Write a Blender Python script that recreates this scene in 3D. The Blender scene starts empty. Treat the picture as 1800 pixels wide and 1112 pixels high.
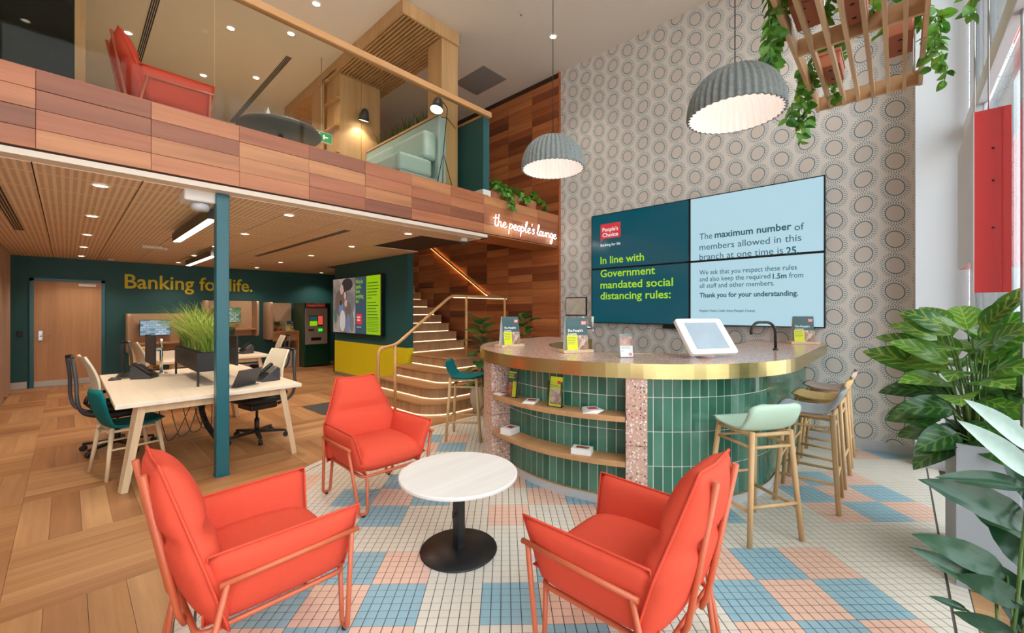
import bpy, bmesh, math, random
from mathutils import Vector, Matrix, Euler
R = math.radians
PI = math.pi
random.seed(7)
SC = bpy.context.scene
COL = SC.collection

# ---------------------------------------------------------------- camera, sky, exposure
cam = bpy.data.cameras.new('camera')
cam.sensor_width = 36.0
cam.lens = 729.4 / 1800 * 36
cam.shift_y = -10.6 / 1800
cam.clip_start = 0.05
cam.clip_end = 300
camo = bpy.data.objects.new('camera', cam)
camo.location = (0, 0, 1.5)
camo.rotation_euler = (PI / 2, 0, R(42.964 - 90))
COL.objects.link(camo)
SC.camera = camo

SC.view_settings.view_transform = 'Standard'
SC.view_settings.look = 'None'
SC.view_settings.exposure = -0.12
SC.view_settings.gamma = 1.0
SC.view_settings.use_curve_mapping = False
SC.cycles.max_bounces = 8
SC.cycles.diffuse_bounces = 4
SC.cycles.glossy_bounces = 3
SC.cycles.transparent_max_bounces = 8
SC.cycles.caustics_reflective = False
SC.cycles.caustics_refractive = False

world = bpy.data.worlds.new('sky')
SC.world = world
world.use_nodes = True
bg = world.node_tree.nodes['Background']
bg.inputs[0].default_value = (0.80, 0.90, 1.0, 1)
bg.inputs[1].default_value = SKY = 5.8

WARM = (1.0, 0.82, 0.63)
NEUT = (1.0, 0.90, 0.78)
XW, YM, YB, ZC, ZT, YF = 5.894, 4.345, 12.267, 2.55, 5.66, -0.47


def portal(x0, x1, z0, z1, y):
    l = bpy.data.lights.new('daylight_portal', 'AREA')
    l.shape = 'RECTANGLE'
    l.size = x1 - x0
    l.size_y = z1 - z0
    l.cycles.is_portal = True
    o = bpy.data.objects.new('daylight_portal', l)
    o.location = ((x0 + x1) / 2, y, (z0 + z1) / 2)
    o.rotation_euler = (R(90), 0, 0)
    COL.objects.link(o)


portal(-2.5, 5.45, 0.05, 5.6, YF + 0.05)
sun = bpy.data.lights.new('sun', 'SUN')
sun.energy = 9.0
sun.angle = R(1.0)
sun.color = (1.0, 0.95, 0.88)
suno = bpy.data.objects.new('sun', sun)
suno.rotation_euler = Vector((0.25, -1.0, -0.9)).to_track_quat('-Z', 'Y').to_euler()
COL.objects.link(suno)


# ---------------------------------------------------------------- helpers
def lin(c):
    f = lambda v: v / 12.92 if v <= 0.04045 else ((v + 0.055) / 1.055) ** 2.4
    return tuple(f(v / 255.0) for v in c) + (1.0,)


class NT:
    def __init__(s, name):
        s.m = bpy.data.materials.new(name)
        s.m.use_nodes = True
        s.t = s.m.node_tree
        s.b = s.t.nodes['Principled BSDF']

    def n(s, typ, **kw):
        nd = s.t.nodes.new(typ)
        for k, v in kw.items():
            if k.startswith('i_'):
                key = k[2:]
                nd.inputs[int(key) if key.isdigit() else key.replace('_', ' ')].default_value = v
            else:
                setattr(nd, k, v)
        return nd

    def l(s, a, b):
        s.t.links.new(a, b)

    def math(s, op, a, b=None, c=None):
        nd = s.t.nodes.new('ShaderNodeMath')
        nd.operation = op
        for i, v in enumerate((a, b, c)):
            if v is None:
                continue
            if isinstance(v, (int, float)):
                nd.inputs[i].default_value = v
            else:
                s.l(v, nd.inputs[i])
        return nd.outputs[0]

    def mix(s, f, a, b, blend='MIX'):
        nd = s.t.nodes.new('ShaderNodeMix')
        nd.data_type = 'RGBA'
        nd.blend_type = blend
        for sock, v in ((nd.inputs[0], f), (nd.inputs[6], a), (nd.inputs[7], b)):
            if isinstance(v, (int, float)):
                sock.default_value = v
            elif isinstance(v, tuple):
                sock.default_value = v
            else:
                s.l(v, sock)
        return nd.outputs[2]

    def ramp(s, f, cols, const=False):
        nd = s.t.nodes.new('ShaderNodeValToRGB')
        cr = nd.color_ramp
        if const:
            cr.interpolation = 'CONSTANT'
        n = len(cols)
        for i, c in enumerate(cols):
            p = i / n if const else i / max(n - 1, 1)
            e = cr.elements[i] if i < 2 else cr.elements.new(p)
            e.position = p
            e.color = c
        s.l(f, nd.inputs[0])
        return nd.outputs[0]

    def obj(s, scale=(1, 1, 1), rnd=0.0):
        tc = s.n('ShaderNodeTexCoord')
        mp = s.n('ShaderNodeMapping')
        mp.inputs['Scale'].default_value = scale
        s.l(tc.outputs['Object'], mp.inputs[0])
        if rnd:
            r = s.rand()
            cb = s.n('ShaderNodeCombineXYZ')
            for i in range(3):
                s.l(s.math('MULTIPLY', r, rnd * (1 + i)), cb.inputs[i])
            s.l(cb.outputs[0], mp.inputs['Location'])
        return mp.outputs[0]

    def rand(s):
        a = s.n('ShaderNodeObjectInfo').outputs['Random']
        b = s.n('ShaderNodeNewGeometry').outputs['Random Per Island']
        return s.math('FRACT', s.math('ADD', a, s.math('MULTIPLY', b, 7.31)))

    def noise(s, vec, scale, detail=3, rough=0.5):
        nd = s.n('ShaderNodeTexNoise')
        nd.inputs['Scale'].default_value = scale
        nd.inputs['Detail'].default_value = detail
        nd.inputs['Roughness'].default_value = rough
        s.l(vec, nd.inputs['Vector'])
        return nd.outputs[0]

    def bump(s, h, strength=0.1, dist=0.01):
        nd = s.n('ShaderNodeBump')
        nd.inputs['Strength'].default_value = strength
        nd.inputs['Distance'].default_value = dist
        s.l(h, nd.inputs['Height'])
        s.l(nd.outputs[0], s.b.inputs['Normal'])

    def set(s, col=None, rough=None, metal=None, spec=None):
        for k, v in (('Base Color', col), ('Roughness', rough), ('Metallic', metal), ('Specular IOR Level', spec)):
            if v is None:
                continue
            if isinstance(v, (int, float, tuple)):
                s.b.inputs[k].default_value = v
            else:
                s.l(v, s.b.inputs[k])
        return s.m


def plain(name, col, rough=0.5, metal=0.0, var=0.06, scale=8.0, bump=0.0, bscale=200.0, spec=0.5):
    t = NT(name)
    c = lin(col)
    v = t.noise(t.obj(), scale, 3)
    lo = tuple(x * (1 - var) for x in c[:3]) + (1,)
    hi = tuple(min(1, x * (1 + var)) for x in c[:3]) + (1,)
    t.set(t.ramp(v, [lo, hi]), rough, metal, spec)
    if bump:
        t.bump(t.noise(t.obj(), bscale, 2), bump, 0.002)
    return t.m


def wood(name, tones, axis='x', rough=0.45, grain=0.28, scale=1.0, bump=0.04):
    t = NT(name)
    st, sq = 1.3 * scale, 26.0 * scale
    sc = {'x': (st, sq, sq), 'y': (sq, st, sq), 'z': (sq, sq, st)}[axis]
    vec = t.obj(sc, 40.0)
    g1 = t.noise(vec, 1.0, 5, 0.6)
    g2 = t.noise(t.obj(tuple(v * 0.28 for v in sc), 17.0), 1.0, 2, 0.5)
    g = t.math('ADD', t.math('MULTIPLY', g1, 0.6), t.math('MULTIPLY', g2, 0.5))
    base = t.ramp(t.rand(), [lin(c) for c in (tones if len(tones) > 1 else tones * 2)], const=True)
    dark = t.mix(1.0, base, (1 - grain * 1.6, 1 - grain * 1.9, 1 - grain * 2.1, 1), 'MULTIPLY')
    light = t.mix(1.0, base, (1 + grain * 0.5, 1 + grain * 0.45, 1 + grain * 0.4, 1), 'MULTIPLY')
    mr = t.n('ShaderNodeMapRange')
    mr.inputs[1].default_value = 0.36
    mr.inputs[2].default_value = 0.72
    t.l(g, mr.inputs[0])
    t.set(t.mix(mr.outputs[0], dark, light), rough)
    if bump:
        t.bump(g1, bump, 0.002)
    return t.m


def emit(name, col, strength):
    t = NT(name)
    t.b.inputs['Base Color'].default_value = (0.02, 0.02, 0.02, 1)
    t.b.inputs['Emission Color'].default_value = tuple(col[:3]) + (1,)
    t.b.inputs['Emission Strength'].default_value = strength
    return t.m


def glass(name, tint=(0.96, 0.98, 0.97), gloss=0.06, rough=0.0, k=0.8):
    t = NT(name)
    t.t.nodes.remove(t.b)
    tr = t.n('ShaderNodeBsdfTransparent')
    tr.inputs[0].default_value = tint + (1,)
    gl = t.n('ShaderNodeBsdfGlossy')
    gl.inputs['Roughness'].default_value = rough
    lw = t.n('ShaderNodeLayerWeight')
    lw.inputs[0].default_value = 0.12
    f = t.math('ADD', t.math('MULTIPLY', lw.outputs['Fresnel'], k), gloss * 0.5)
    mx = t.n('ShaderNodeMixShader')
    t.l(f, mx.inputs[0])
    t.l(tr.outputs[0], mx.inputs[1])
    t.l(gl.outputs[0], mx.inputs[2])
    t.l(mx.outputs[0], t.t.nodes['Material Output'].inputs[0])
    return t.m


class MB:
    """collects geometry for one mesh"""

    def __init__(s):
        s.v = []
        s.f = []
        s.mi = []
        s.sm = []

    def add(s, vs, fs, mi=0, sm=False):
        o = len(s.v)
        s.v += [tuple(p) for p in vs]
        for f in fs:
            s.f.append([i + o for i in f])
            s.mi.append(mi)
            s.sm.append(sm)
        return s

    def box(s, x0, x1, y0, y1, z0, z1, mi=0, M=None):
        vs = [Vector((x, y, z)) for z in (z0, z1) for y in (y0, y1) for x in (x0, x1)]
        if M:
            vs = [M @ p for p in vs]
        return s.add(vs, [(0, 2, 3, 1), (4, 5, 7, 6), (0, 1, 5, 4), (2, 6, 7, 3), (0, 4, 6, 2), (1, 3, 7, 5)], mi)

    def bar(s, p0, p1, w, h, mi=0, w1=None, h1=None, up=(0, 0, 1)):
        p0, p1 = Vector(p0), Vector(p1)
        d = (p1 - p0).normalized()
        a = d.cross(Vector(up))
        if a.length < 1e-4:
            a = d.cross(Vector((0, 1, 0)))
        a.normalize()
        b = a.cross(d)
        w1 = w if w1 is None else w1
        h1 = h if h1 is None else h1
        vs = []
        for p, ww, hh in ((p0, w, h), (p1, w1, h1)):
            for i, j in ((-1, -1), (1, -1), (1, 1), (-1, 1)):
                vs.append(p + a * i * ww / 2 + b * j * hh / 2)
        return s.add(vs, [(3, 2, 1, 0), (4, 5, 6, 7), (0, 1, 5, 4), (1, 2, 6, 5), (2, 3, 7, 6), (3, 0, 4, 7)], mi)

    def tube(s, path, r, n=8, mi=0, r1=None, closed=False, cap=True):
        P = [Vector(p) for p in path]
        m = len(P)
        ts = []
        for i in range(m):
            if closed:
                t = P[(i + 1) % m] - P[i - 1]
            else:
                t = P[min(i + 1, m - 1)] - P[max(i - 1, 0)]
            ts.append(t.normalized())
        a = ts[0].cross(Vector((0, 0, 1)))
        if a.length < 1e-3:
            a = ts[0].cross(Vector((0, 1, 0)))
        a.normalize()
        vs = []
        for i in range(m):
            a = a - ts[i] * a.dot(ts[i])
            a.normalize()
            b = ts[i].cross(a)
            rr = r if r1 is None else r + (r1 - r) * i / max(m - 1, 1)
            for k in range(n):
                w = 2 * PI * k / n
                vs.append(P[i] + a * math.cos(w) * rr + b * math.sin(w) * rr)
        fs = []
        for i in range(m if closed else m - 1):
            j = (i + 1) % m
            for k in range(n):
                k2 = (k + 1) % n
                fs.append((i * n + k, i * n + k2, j * n + k2, j * n + k))
        s.add(vs, fs, mi, True)
        if cap and not closed:
            o = len(s.v) - len(vs)
            s.f.append([o + k for k in range(n)][::-1])
            s.f.append([o + (m - 1) * n + k for k in range(n)])
            s.mi += [mi, mi]
            s.sm += [False, False]
        return s

    def lathe(s, prof, n=24, c=(0, 0, 0), mi=0, sm=True, M=None):
        vs = []
        for r, z in prof:
            for k in range(n):
                w = 2 * PI * k / n
                p = Vector((c[0] + r * math.cos(w), c[1] + r * math.sin(w), c[2] + z))
                vs.append(M @ p if M else p)
        fs = []
        for i in range(len(prof) - 1):
            for k in range(n):
                k2 = (k + 1) % n
                fs.append((i * n + k, i * n + k2, (i + 1) * n + k2, (i + 1) * n + k))
        return s.add(vs, fs, mi, sm)

    def prism(s, poly, z0, z1, mi=0, M=None, sm=False):
        n = len(poly)
        vs = [Vector((x, y, z0)) for x, y in poly] + [Vector((x, y, z1)) for x, y in poly]
        if M:
            vs = [M @ p for p in vs]
        s.add(vs, [list(range(n))[::-1], list(range(n, 2 * n))], mi)
        o = len(s.v) - 2 * n
        for i in range(n):
            j = (i + 1) % n
            s.f.append([o + i, o + j, o + n + j, o + n + i])
            s.mi.append(mi)
            s.sm.append(sm)
        return s

    def grid(s, fn, nu, nv, mi=0, sm=True, closeu=False):
        vs = [fn(i / nu, j / nv) for j in range(nv + 1) for i in range(nu + 1)]
        fs = []
        w = nu + 1
        for j in range(nv):
            for i in range(nu):
                fs.append((j * w + i, j * w + i + 1, (j + 1) * w + i + 1, (j + 1) * w + i))
        return s.add(vs, fs, mi, sm)

    def pillow(s, fn, nu=12, nv=12, p=3.0, mi=0, back=1.0):
        """fn(u,v)->(point, normal, thickness); two puffed skins meeting in a seam"""
        def sk(sign):
            def g(u, v):
                P, N, T = fn(u, v)
                b = max(0.0, 1 - abs(2 * u - 1) ** p) ** 0.5 * max(0.0, 1 - abs(2 * v - 1) ** p) ** 0.5
                return Vector(P) + Vector(N) * (T * b * sign)
            return g
        s.grid(sk(1.0), nu, nv, mi)
        o = len(s.f)
        s.grid(sk(-back), nu, nv, mi)
        for k in range(o, len(s.f)):
            s.f[k].reverse()
        return s

    def build(s, name, mat, parent=None, bevel=0.0, seg=2, merge=False, rot=None, loc=None, label=None):
        me = bpy.data.meshes.new(name)
        me.from_pydata(s.v, [], s.f)
        mats = mat if isinstance(mat, (list, tuple)) else [mat]
        for m in mats:
            me.materials.append(m)
        me.polygons.foreach_set('material_index', s.mi)
        me.polygons.foreach_set('use_smooth', s.sm)
        me.update()
        if merge or bevel:
            bm = bmesh.new()
            bm.from_mesh(me)
            bmesh.ops.remove_doubles(bm, verts=bm.verts, dist=1e-5)
            if bevel:
                bmesh.ops.bevel(bm, geom=[e for e in bm.edges if len(e.link_faces) == 2 and e.calc_face_angle(0) > 0.5],
                                offset=bevel, segments=seg, affect='EDGES', profile=0.5, clamp_overlap=True)
            bm.to_mesh(me)
            bm.free()
        return link(name, me, parent, loc, rot, label)


def link(name, me, parent=None, loc=None, rot=None, label=None):
    o = bpy.data.objects.new(name, me)
    COL.objects.link(o)
    if parent:
        o.parent = parent
    if loc:
        o.location = loc
    if rot:
        o.rotation_euler = rot
    if label:
        o['label'] = label
    return o


def tag(o, label, cat=None, group=None, kind=None):
    o['label'] = label
    if cat:
        o['category'] = cat
    if group:
        o['group'] = group
    if kind:
        o['kind'] = kind
    return o


def thing(name, label, cat, loc=(0, 0, 0), rz=0.0, group=None):
    o = bpy.data.objects.new(name, None)
    o.empty_display_size = 0.1
    COL.objects.link(o)
    o.location = loc
    o.rotation_euler = (0, 0, rz)
    return tag(o, label, cat, group)


def struct(name, label, loc=(0, 0, 0)):
    o = bpy.data.objects.new(name, None)
    o.empty_display_size = 0.1
    COL.objects.link(o)
    o.location = loc
    return tag(o, label, kind='structure')


def copy_tree(o, parent=None):
    c = o.copy()
    COL.objects.link(c)
    c.parent = parent
    for ch in list(o.children):
        copy_tree(ch, c)
    return c


def place(root, loc, rz, label, group=None):
    root.location = loc
    root.rotation_euler = (0, 0, rz)
    root['label'] = label
    if group:
        root['group'] = group
    return root


def fillet(pts, r, seg=5, closed=False):
    P = [Vector(p) for p in pts]
    out = []
    n = len(P)
    for i in range(n):
        if not closed and i in (0, n - 1):
            out.append(P[i])
            continue
        a, b, c = P[i - 1], P[i], P[(i + 1) % n]
        d1, d2 = a - b, c - b
        k = min(r, d1.length * 0.49, d2.length * 0.49)
        p1, p2 = b + d1.normalized() * k, b + d2.normalized() * k
        for j in range(seg + 1):
            t = j / seg
            out.append(p1 * (1 - t) ** 2 + b * 2 * t * (1 - t) + p2 * t * t)
    return out


def text(name, body, size, mat, parent, M, align='LEFT', bold=0.0, ext=0.001, width=1.0, spacing=1.0, label=None, line=1.0):
    cu = bpy.data.curves.new(name, 'FONT')
    cu.body = body
    cu.size = size
    cu.align_x = align
    cu.offset = bold
    cu.extrude = ext
    cu.resolution_u = 3
    cu.space_character = spacing
    cu.space_line = line
    tmp = bpy.data.objects.new(name, cu)
    COL.objects.link(tmp)
    dg = bpy.context.evaluated_depsgraph_get()
    me = bpy.data.meshes.new_from_object(tmp.evaluated_get(dg))
    bpy.data.objects.remove(tmp)
    bpy.data.curves.remove(cu)
    me.transform(Matrix.Diagonal((width, 1, 1, 1)))
    me.materials.clear()
    me.materials.append(mat)
    o = link(name, me, parent, label=label)
    o.matrix_basis = M
    return o


def text_lines(parent, M, widths, pitch, mat, thick=.28):
    """rows of small print too fine to read, as plain bars"""
    m = MB()
    for i, w in enumerate(widths):
        m.box(0, w, -i * pitch - pitch * thick, -i * pitch, 0, .0003)
    o = m.build('small_print', mat, parent)
    o.matrix_basis = M
    return o


def frame(origin, ux, uy):
    """matrix with local x along ux, y along uy"""
    ux, uy = Vector(ux).normalized(), Vector(uy).normalized()
    uz = ux.cross(uy)
    M = Matrix((ux, uy, uz)).transposed().to_4x4()
    M.translation = Vector(origin)
    return M


def spot(parent, loc, power, col=WARM, angle=100, blend=0.6, size=0.04, d=(0, 0, -1)):
    l = bpy.data.lights.new('lamp_light', 'SPOT')
    l.energy = power
    l.color = col
    l.spot_size = R(angle)
    l.spot_blend = blend
    l.shadow_soft_size = size
    o = bpy.data.objects.new('lamp_light', l)
    COL.objects.link(o)
    o.parent = parent
    o.location = loc
    o.rotation_euler = Vector(d).to_track_quat('-Z', 'Y').to_euler()
    return o


def point(parent, loc, power, col=WARM, size=0.05):
    l = bpy.data.lights.new('lamp_light', 'POINT')
    l.energy = power
    l.color = col
    l.shadow_soft_size = size
    o = bpy.data.objects.new('lamp_light', l)
    COL.objects.link(o)
    o.parent = parent
    o.location = loc
    return o


# ---------------------------------------------------------------- materials
M_ = {}
M_['white'] = plain('white_paint', (226, 221, 214), 0.6, var=0.02)
M_['ceil'] = plain('ceiling_paint', (236, 226, 214), 0.8, var=0.015)
M_['soffit'] = plain('soffit_paint', (228, 212, 196), 0.7, var=0.01)
M_['white_cool'] = plain('cool_white_paint', (232, 237, 242), 0.5, var=0.015)
M_['grey_skirt'] = plain('grey_skirting', (196, 196, 198), 0.45, var=0.02)
M_['teal_wall'] = plain('dark_teal_paint', (24, 82, 86), 0.55, var=0.04)
M_['teal_col'] = plain('teal_steel_paint', (8, 92, 104), 0.3, var=0.03)
M_['yellow'] = plain('yellow_paint', (222, 208, 20), 0.5, var=0.03)
M_['coral'] = plain('coral_fabric', (220, 80, 58), 0.8, var=0.05, scale=30, bump=0.25, bscale=900, spec=0.25)
M_['coral_metal'] = plain('coral_metal', (200, 100, 66), 0.35, var=0.03, spec=0.5)
M_['black'] = plain('black_plastic', (24, 24, 26), 0.45, var=0.1)
M_['black_metal'] = plain('black_metal', (26, 26, 28), 0.38, var=0.15, scale=30)
M_['grey_pl'] = plain('charcoal_plastic', (64, 64, 68), 0.4, var=0.08)
M_['chrome'] = plain('chrome', (215, 216, 220), 0.15, 1.0, var=0.02)
M_['steel'] = plain('brushed_steel', (190, 190, 192), 0.32, 1.0, var=0.05, scale=60)
M_['pale_wood'] = wood('pale_ash_wood', [(222, 196, 160)], 'z', 0.5, 0.12)
M_['stool_wood'] = wood('stool_beech_wood', [(214, 176, 128)], 'z', 0.5, 0.12)
M_['desk_top'] = wood('desk_laminate', [(240, 226, 206)], 'y', 0.45, 0.05)
M_['shelf_wood'] = wood('oak_shelf', [(196, 150, 104)], 'x', 0.45, 0.12)
M_['joinery'] = wood('oak_joinery', [(205, 165, 115)], 'z', 0.45, 0.12)
M_['slat'] = wood('trellis_oak', [(200, 158, 116), (190, 148, 106), (208, 168, 126)], 'x', 0.55, 0.12)
M_['slat_y'] = wood('trellis_rail_oak', [(200, 158, 116)], 'y', 0.55, 0.12)
M_['rail_wood'] = wood('handrail_oak', [(206, 156, 104)], 'x', 0.4, 0.1)
M_['table_top'] = wood('white_laminate', [(236, 232, 228)], 'x', 0.35, 0.045)
M_['plank'] = wood('oak_parquet', [(190, 142, 96), (178, 130, 84), (200, 154, 108), (186, 138, 92), (170, 120, 78), (196, 148, 102)], 'x', 0.38, 0.2, 0.8)
M_['subfloor'] = plain('parquet_joint', (86, 56, 34), 0.8)
M_['fascia'] = wood('cedar_fascia', [(184, 116, 78), (174, 105, 68), (192, 128, 84), (180, 110, 74), (142, 84, 58), (188, 120, 80), (164, 96, 64), (196, 134, 88), (178, 108, 74), (150, 88, 60)], 'x', 0.42, 0.22, 0.7)
M_['clad'] = wood('cedar_cladding', [(184, 108, 62), (166, 92, 52), (196, 122, 72), (142, 76, 44), (178, 102, 58), (116, 62, 38), (188, 114, 66)], 'y', 0.42, 0.24, 0.7)
M_['clad_back'] = plain('cladding_backing', (60, 34, 22), 0.8)
M_['tread'] = wood('stair_oak', [(178, 142, 106), (166, 132, 98), (188, 150, 112)], 'z', 0.5, 0.22)
M_['tread_top'] = wood('stair_tread_oak', [(188, 140, 94)], 'y', 0.45, 0.18)
M_['door_wood'] = wood('door_veneer', [(196, 150, 108)], 'z', 0.5, 0.1)
M_['tile_white'] = plain('mosaic_white', (226, 219, 206), 0.35, var=0.04, scale=3)
M_['tile_blue'] = plain('mosaic_blue', (150, 188, 203), 0.35, var=0.06, scale=3)
M_['tile_pink'] = plain('mosaic_pink', (236, 196, 176), 0.35, var=0.05, scale=3)
M_['grout'] = plain('dark_grout', (84, 78, 72), 0.85)
M_['grout_w'] = plain('white_grout', (226, 224, 216), 0.8)
M_['glass'] = glass('clear_glass')
M_['glass_bal'] = glass('balustrade_glass', (0.90, 0.90, 0.86), 0.01, k=0.12)
M_['glass_dark'] = glass('smoked_glass', (0.42, 0.48, 0.42), 0.06, k=0.4)
M_['acrylic'] = glass('clear_acrylic', (0.97, 0.98, 0.98), 0.08)
M_['red'] = plain('red_gloss', (226, 62, 60), 0.22, var=0.02)
M_['lime'] = plain('lime_print', (214, 220, 20), 0.5, var=0.02)
M_['print_teal'] = plain('teal_print', (44, 84, 88), 0.4, var=0.03)
M_['paper'] = plain('white_paper', (238, 236, 232), 0.6, var=0.02)
M_['neon'] = emit('neon_tube', (1.0, 0.98, 0.88), 7.0)
M_['led'] = emit('led_strip', (1.0, 0.74, 0.42), 4.5)
M_['led_soft'] = emit('handrail_led', (1.0, 0.45, 0.12), 16.0)
M_['lamp_on'] = emit('lamp_lens', (1.0, 0.86, 0.66), 14.0)
M_['bulb_on'] = emit('pendant_bulb', (1.0, 0.90, 0.80), 2.0)
M_['lin_on'] = emit('linear_lamp_lens', (1.0, 0.88, 0.70), 9.0)
M_['soil'] = plain('potting_soil', (38, 30, 26), 0.9, var=0.3, scale=60, bump=0.8, bscale=80)
M_['terra'] = plain('terracotta', (192, 116, 84), 0.7, var=0.08)
M_['pot_grey'] = plain('stone_pot', (176, 168, 158), 0.7, var=0.06)
M_['conc'] = plain('grey_fibre_planter', (168, 174, 180), 0.6, var=0.05)
M_['felt'] = plain('grey_felt', (126, 130, 128), 0.95, var=0.35, scale=45, bump=0.5, bscale=300, spec=0.1)
M_['felt_in'] = plain('white_felt_lining', (238, 232, 228), 0.9, var=0.03)
M_['sofa'] = plain('pale_blue_leather', (160, 186, 186), 0.5, var=0.04)
M_['teal_fab'] = plain('teal_fabric', (10, 112, 116), 0.8, var=0.08, scale=40, bump=0.2, bscale=900, spec=0.2)
M_['mint_fab'] = plain('mint_fabric', (196, 222, 200), 0.8, var=0.04, scale=40, bump=0.2, bscale=900, spec=0.2)
M_['blue_fab'] = plain('pale_blue_fabric', (184, 191, 198), 0.8, var=0.04, scale=40, bump=0.2, bscale=900, spec=0.2)
M_['sand_fab'] = plain('sand_fabric', (216, 180, 122), 0.8, var=0.04, scale=40, bump=0.2, bscale=900, spec=0.2)
M_['rose_fab'] = plain('rose_fabric', (196, 172, 160), 0.8, var=0.04, scale=40, bump=0.2, bscale=900, spec=0.2)
M_['mesh_white'] = plain('cream_mesh', (226, 216, 196), 0.7, var=0.05, scale=60)
M_['pod_felt'] = plain('tan_pod_felt', (190, 160, 134), 0.9, var=0.05, spec=0.2)
M_['curtain'] = plain('taupe_curtain', (170, 142, 124), 0.9, var=0.06, spec=0.1)
M_['atm_green'] = plain('dark_green_paint', (8, 62, 44), 0.3, var=0.04)
M_['pebble'] = plain('black_pebble', (34, 34, 36), 0.35, var=0.2)
M_['carpet'] = plain('oat_carpet', (190, 172, 150), 0.95, var=0.08, scale=40)
M_['kick'] = plain('grey_kick', (196, 198, 200), 0.4, var=0.02)


def terrazzo(name, base, scale=60.0, rough=0.3):
    t = NT(name)
    v = t.n('ShaderNodeTexVoronoi')
    v.inputs['Scale'].default_value = scale
    t.l(t.obj(), v.inputs['Vector'])
    sep = t.n('ShaderNodeSeparateColor')
    t.l(v.outputs['Color'], sep.inputs[0])
    chip = t.ramp(sep.outputs[0], [lin((232, 224, 214)), lin(base), lin((205, 168, 150)), lin((96, 88, 86)), lin((240, 234, 226)), lin((176, 110, 84)), lin((214, 200, 188)), lin(base)], const=True)
    d = t.math('LESS_THAN', v.outputs['Distance'], 0.42)
    t.set(t.mix(d, lin(base), chip), rough)
    return t.m


M_['terrazzo'] = terrazzo('pink_terrazzo', (200, 162, 146), 62.0)
M_['terrazzo_top'] = terrazzo('pink_terrazzo_top', (198, 160, 144), 90.0, 0.2)


def green_tile():
    t = NT('green_glazed_tile')
    col = t.ramp(t.rand(), [lin((44, 96, 78)), lin((62, 114, 94)), lin((50, 104, 84)), lin((74, 126, 106)), lin((56, 108, 88))], const=True)
    n = t.noise(t.obj((1, 1, 0.6), 30.0), 14.0, 3)
    c2 = t.mix(n, col, t.mix(1.0, col, (1.35, 1.3, 1.3, 1), 'MULTIPLY'))
    t.set(c2, 0.12)
    t.bump(t.noise(t.obj((1, 1, 1), 30.0), 28.0, 2), 0.25, 0.006)
    return t.m


M_['green_tile'] = green_tile()


def brass():
    t = NT('brushed_brass')
    n = t.noise(t.obj((1, 1, 120)), 2.0, 3)
    t.set(t.ramp(n, [lin((188, 166, 108)), lin((212, 192, 138))]), 0.26, 1.0)
    return t.m


M_['brass'] = brass()


def foliage(name, cols, vein=None, rough=0.4):
    t = NT(name)
    base = t.ramp(t.rand(), [lin(c) for c in cols])
    n = t.noise(t.obj((6, 1, 1), 9.0), 9.0, 3)
    c = t.mix(1.0, base, t.ramp(n, [(0.62, 0.66, 0.6, 1), (1.2, 1.18, 1.1, 1)]), 'MULTIPLY')
    if vein:
        tc = t.n('ShaderNodeTexCoord')
        sp = t.n('ShaderNodeSeparateXYZ')
        t.l(tc.outputs['Object'], sp.inputs[0])
        ax = t.math('ABSOLUTE', sp.outputs[0])
        ph = t.math('SUBTRACT', t.math('MULTIPLY', sp.outputs[1], 46.0), t.math('MULTIPLY', ax, 58.0))
        wv = t.math('SINE', t.math('ADD', t.math('MULTIPLY', ph, 6.283 / 1.0 * 0.35), t.math('MULTIPLY', n, 5.0)))
        mid = t.math('LESS_THAN', ax, 0.0035)
        inner = t.math('LESS_THAN', ax, 0.062)
        n2 = t.noise(t.obj((40, 14, 14), 9.0), 1.0, 3)
        f = t.math('MULTIPLY', t.math('MULTIPLY', t.math('GREATER_THAN', t.math('ADD', wv, t.math('MULTIPLY', n2, 1.6)), 1.35), inner), 0.42)
        c = t.mix(t.math('MAXIMUM', f, t.math('MULTIPLY', mid, 0.5)), c, lin(vein))
    t.set(c, rough)
    t.b.inputs['Transmission Weight'].default_value = 0.0
    t.b.inputs['Subsurface Weight'].default_value = 0.0
    # leaves let some light through
    tl = t.n('ShaderNodeBsdfTranslucent')
    t.l(c, tl.inputs[0])
    mx = t.n('ShaderNodeMixShader')
    mx.inputs[0].default_value = 0.22
    t.l(t.b.outputs[0], mx.inputs[1])
    t.l(tl.outputs[0], mx.inputs[2])
    t.l(mx.outputs[0], t.t.nodes['Material Output'].inputs[0])
    return t.m


M_['leaf_dieff'] = foliage('variegated_leaf', [(70, 134, 50), (104, 164, 60), (58, 118, 50), (126, 178, 66)], (206, 220, 110), 0.3)
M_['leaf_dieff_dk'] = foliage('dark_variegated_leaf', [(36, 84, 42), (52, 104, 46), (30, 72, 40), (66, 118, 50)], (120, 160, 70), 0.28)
M_['leaf_pothos'] = foliage('pothos_leaf', [(84, 150, 52), (120, 178, 62), (64, 128, 50), (150, 190, 70)], None, 0.35)
M_['leaf_dark'] = foliage('dark_glossy_leaf', [(40, 84, 52), (58, 104, 64), (34, 72, 48)], None, 0.25)
M_['leaf_fig'] = foliage('fig_leaf', [(56, 110, 52), (76, 132, 62), (44, 92, 48)], None, 0.35)
M_['leaf_silver'] = foliage('silver_leaf', [(46, 84, 60), (70, 110, 82), (38, 72, 54)], None, 0.22)
M_['leaf_pale'] = foliage('cream_green_leaf', [(196, 206, 130), (140, 168, 80), (216, 220, 160)], None, 0.4)
M_['grass'] = foliage('grass_blade', [(120, 158, 58), (160, 186, 84), (196, 206, 110), (84, 136, 48)], None, 0.45)
M_['grass_dk'] = foliage('dark_grass_blade', [(74, 110, 50), (98, 134, 62), (60, 92, 42)], None, 0.5)
M_['grass_br'] = foliage('bright_grass_blade', [(90, 170, 40), (120, 196, 54), (66, 140, 36)], None, 0.45)
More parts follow.
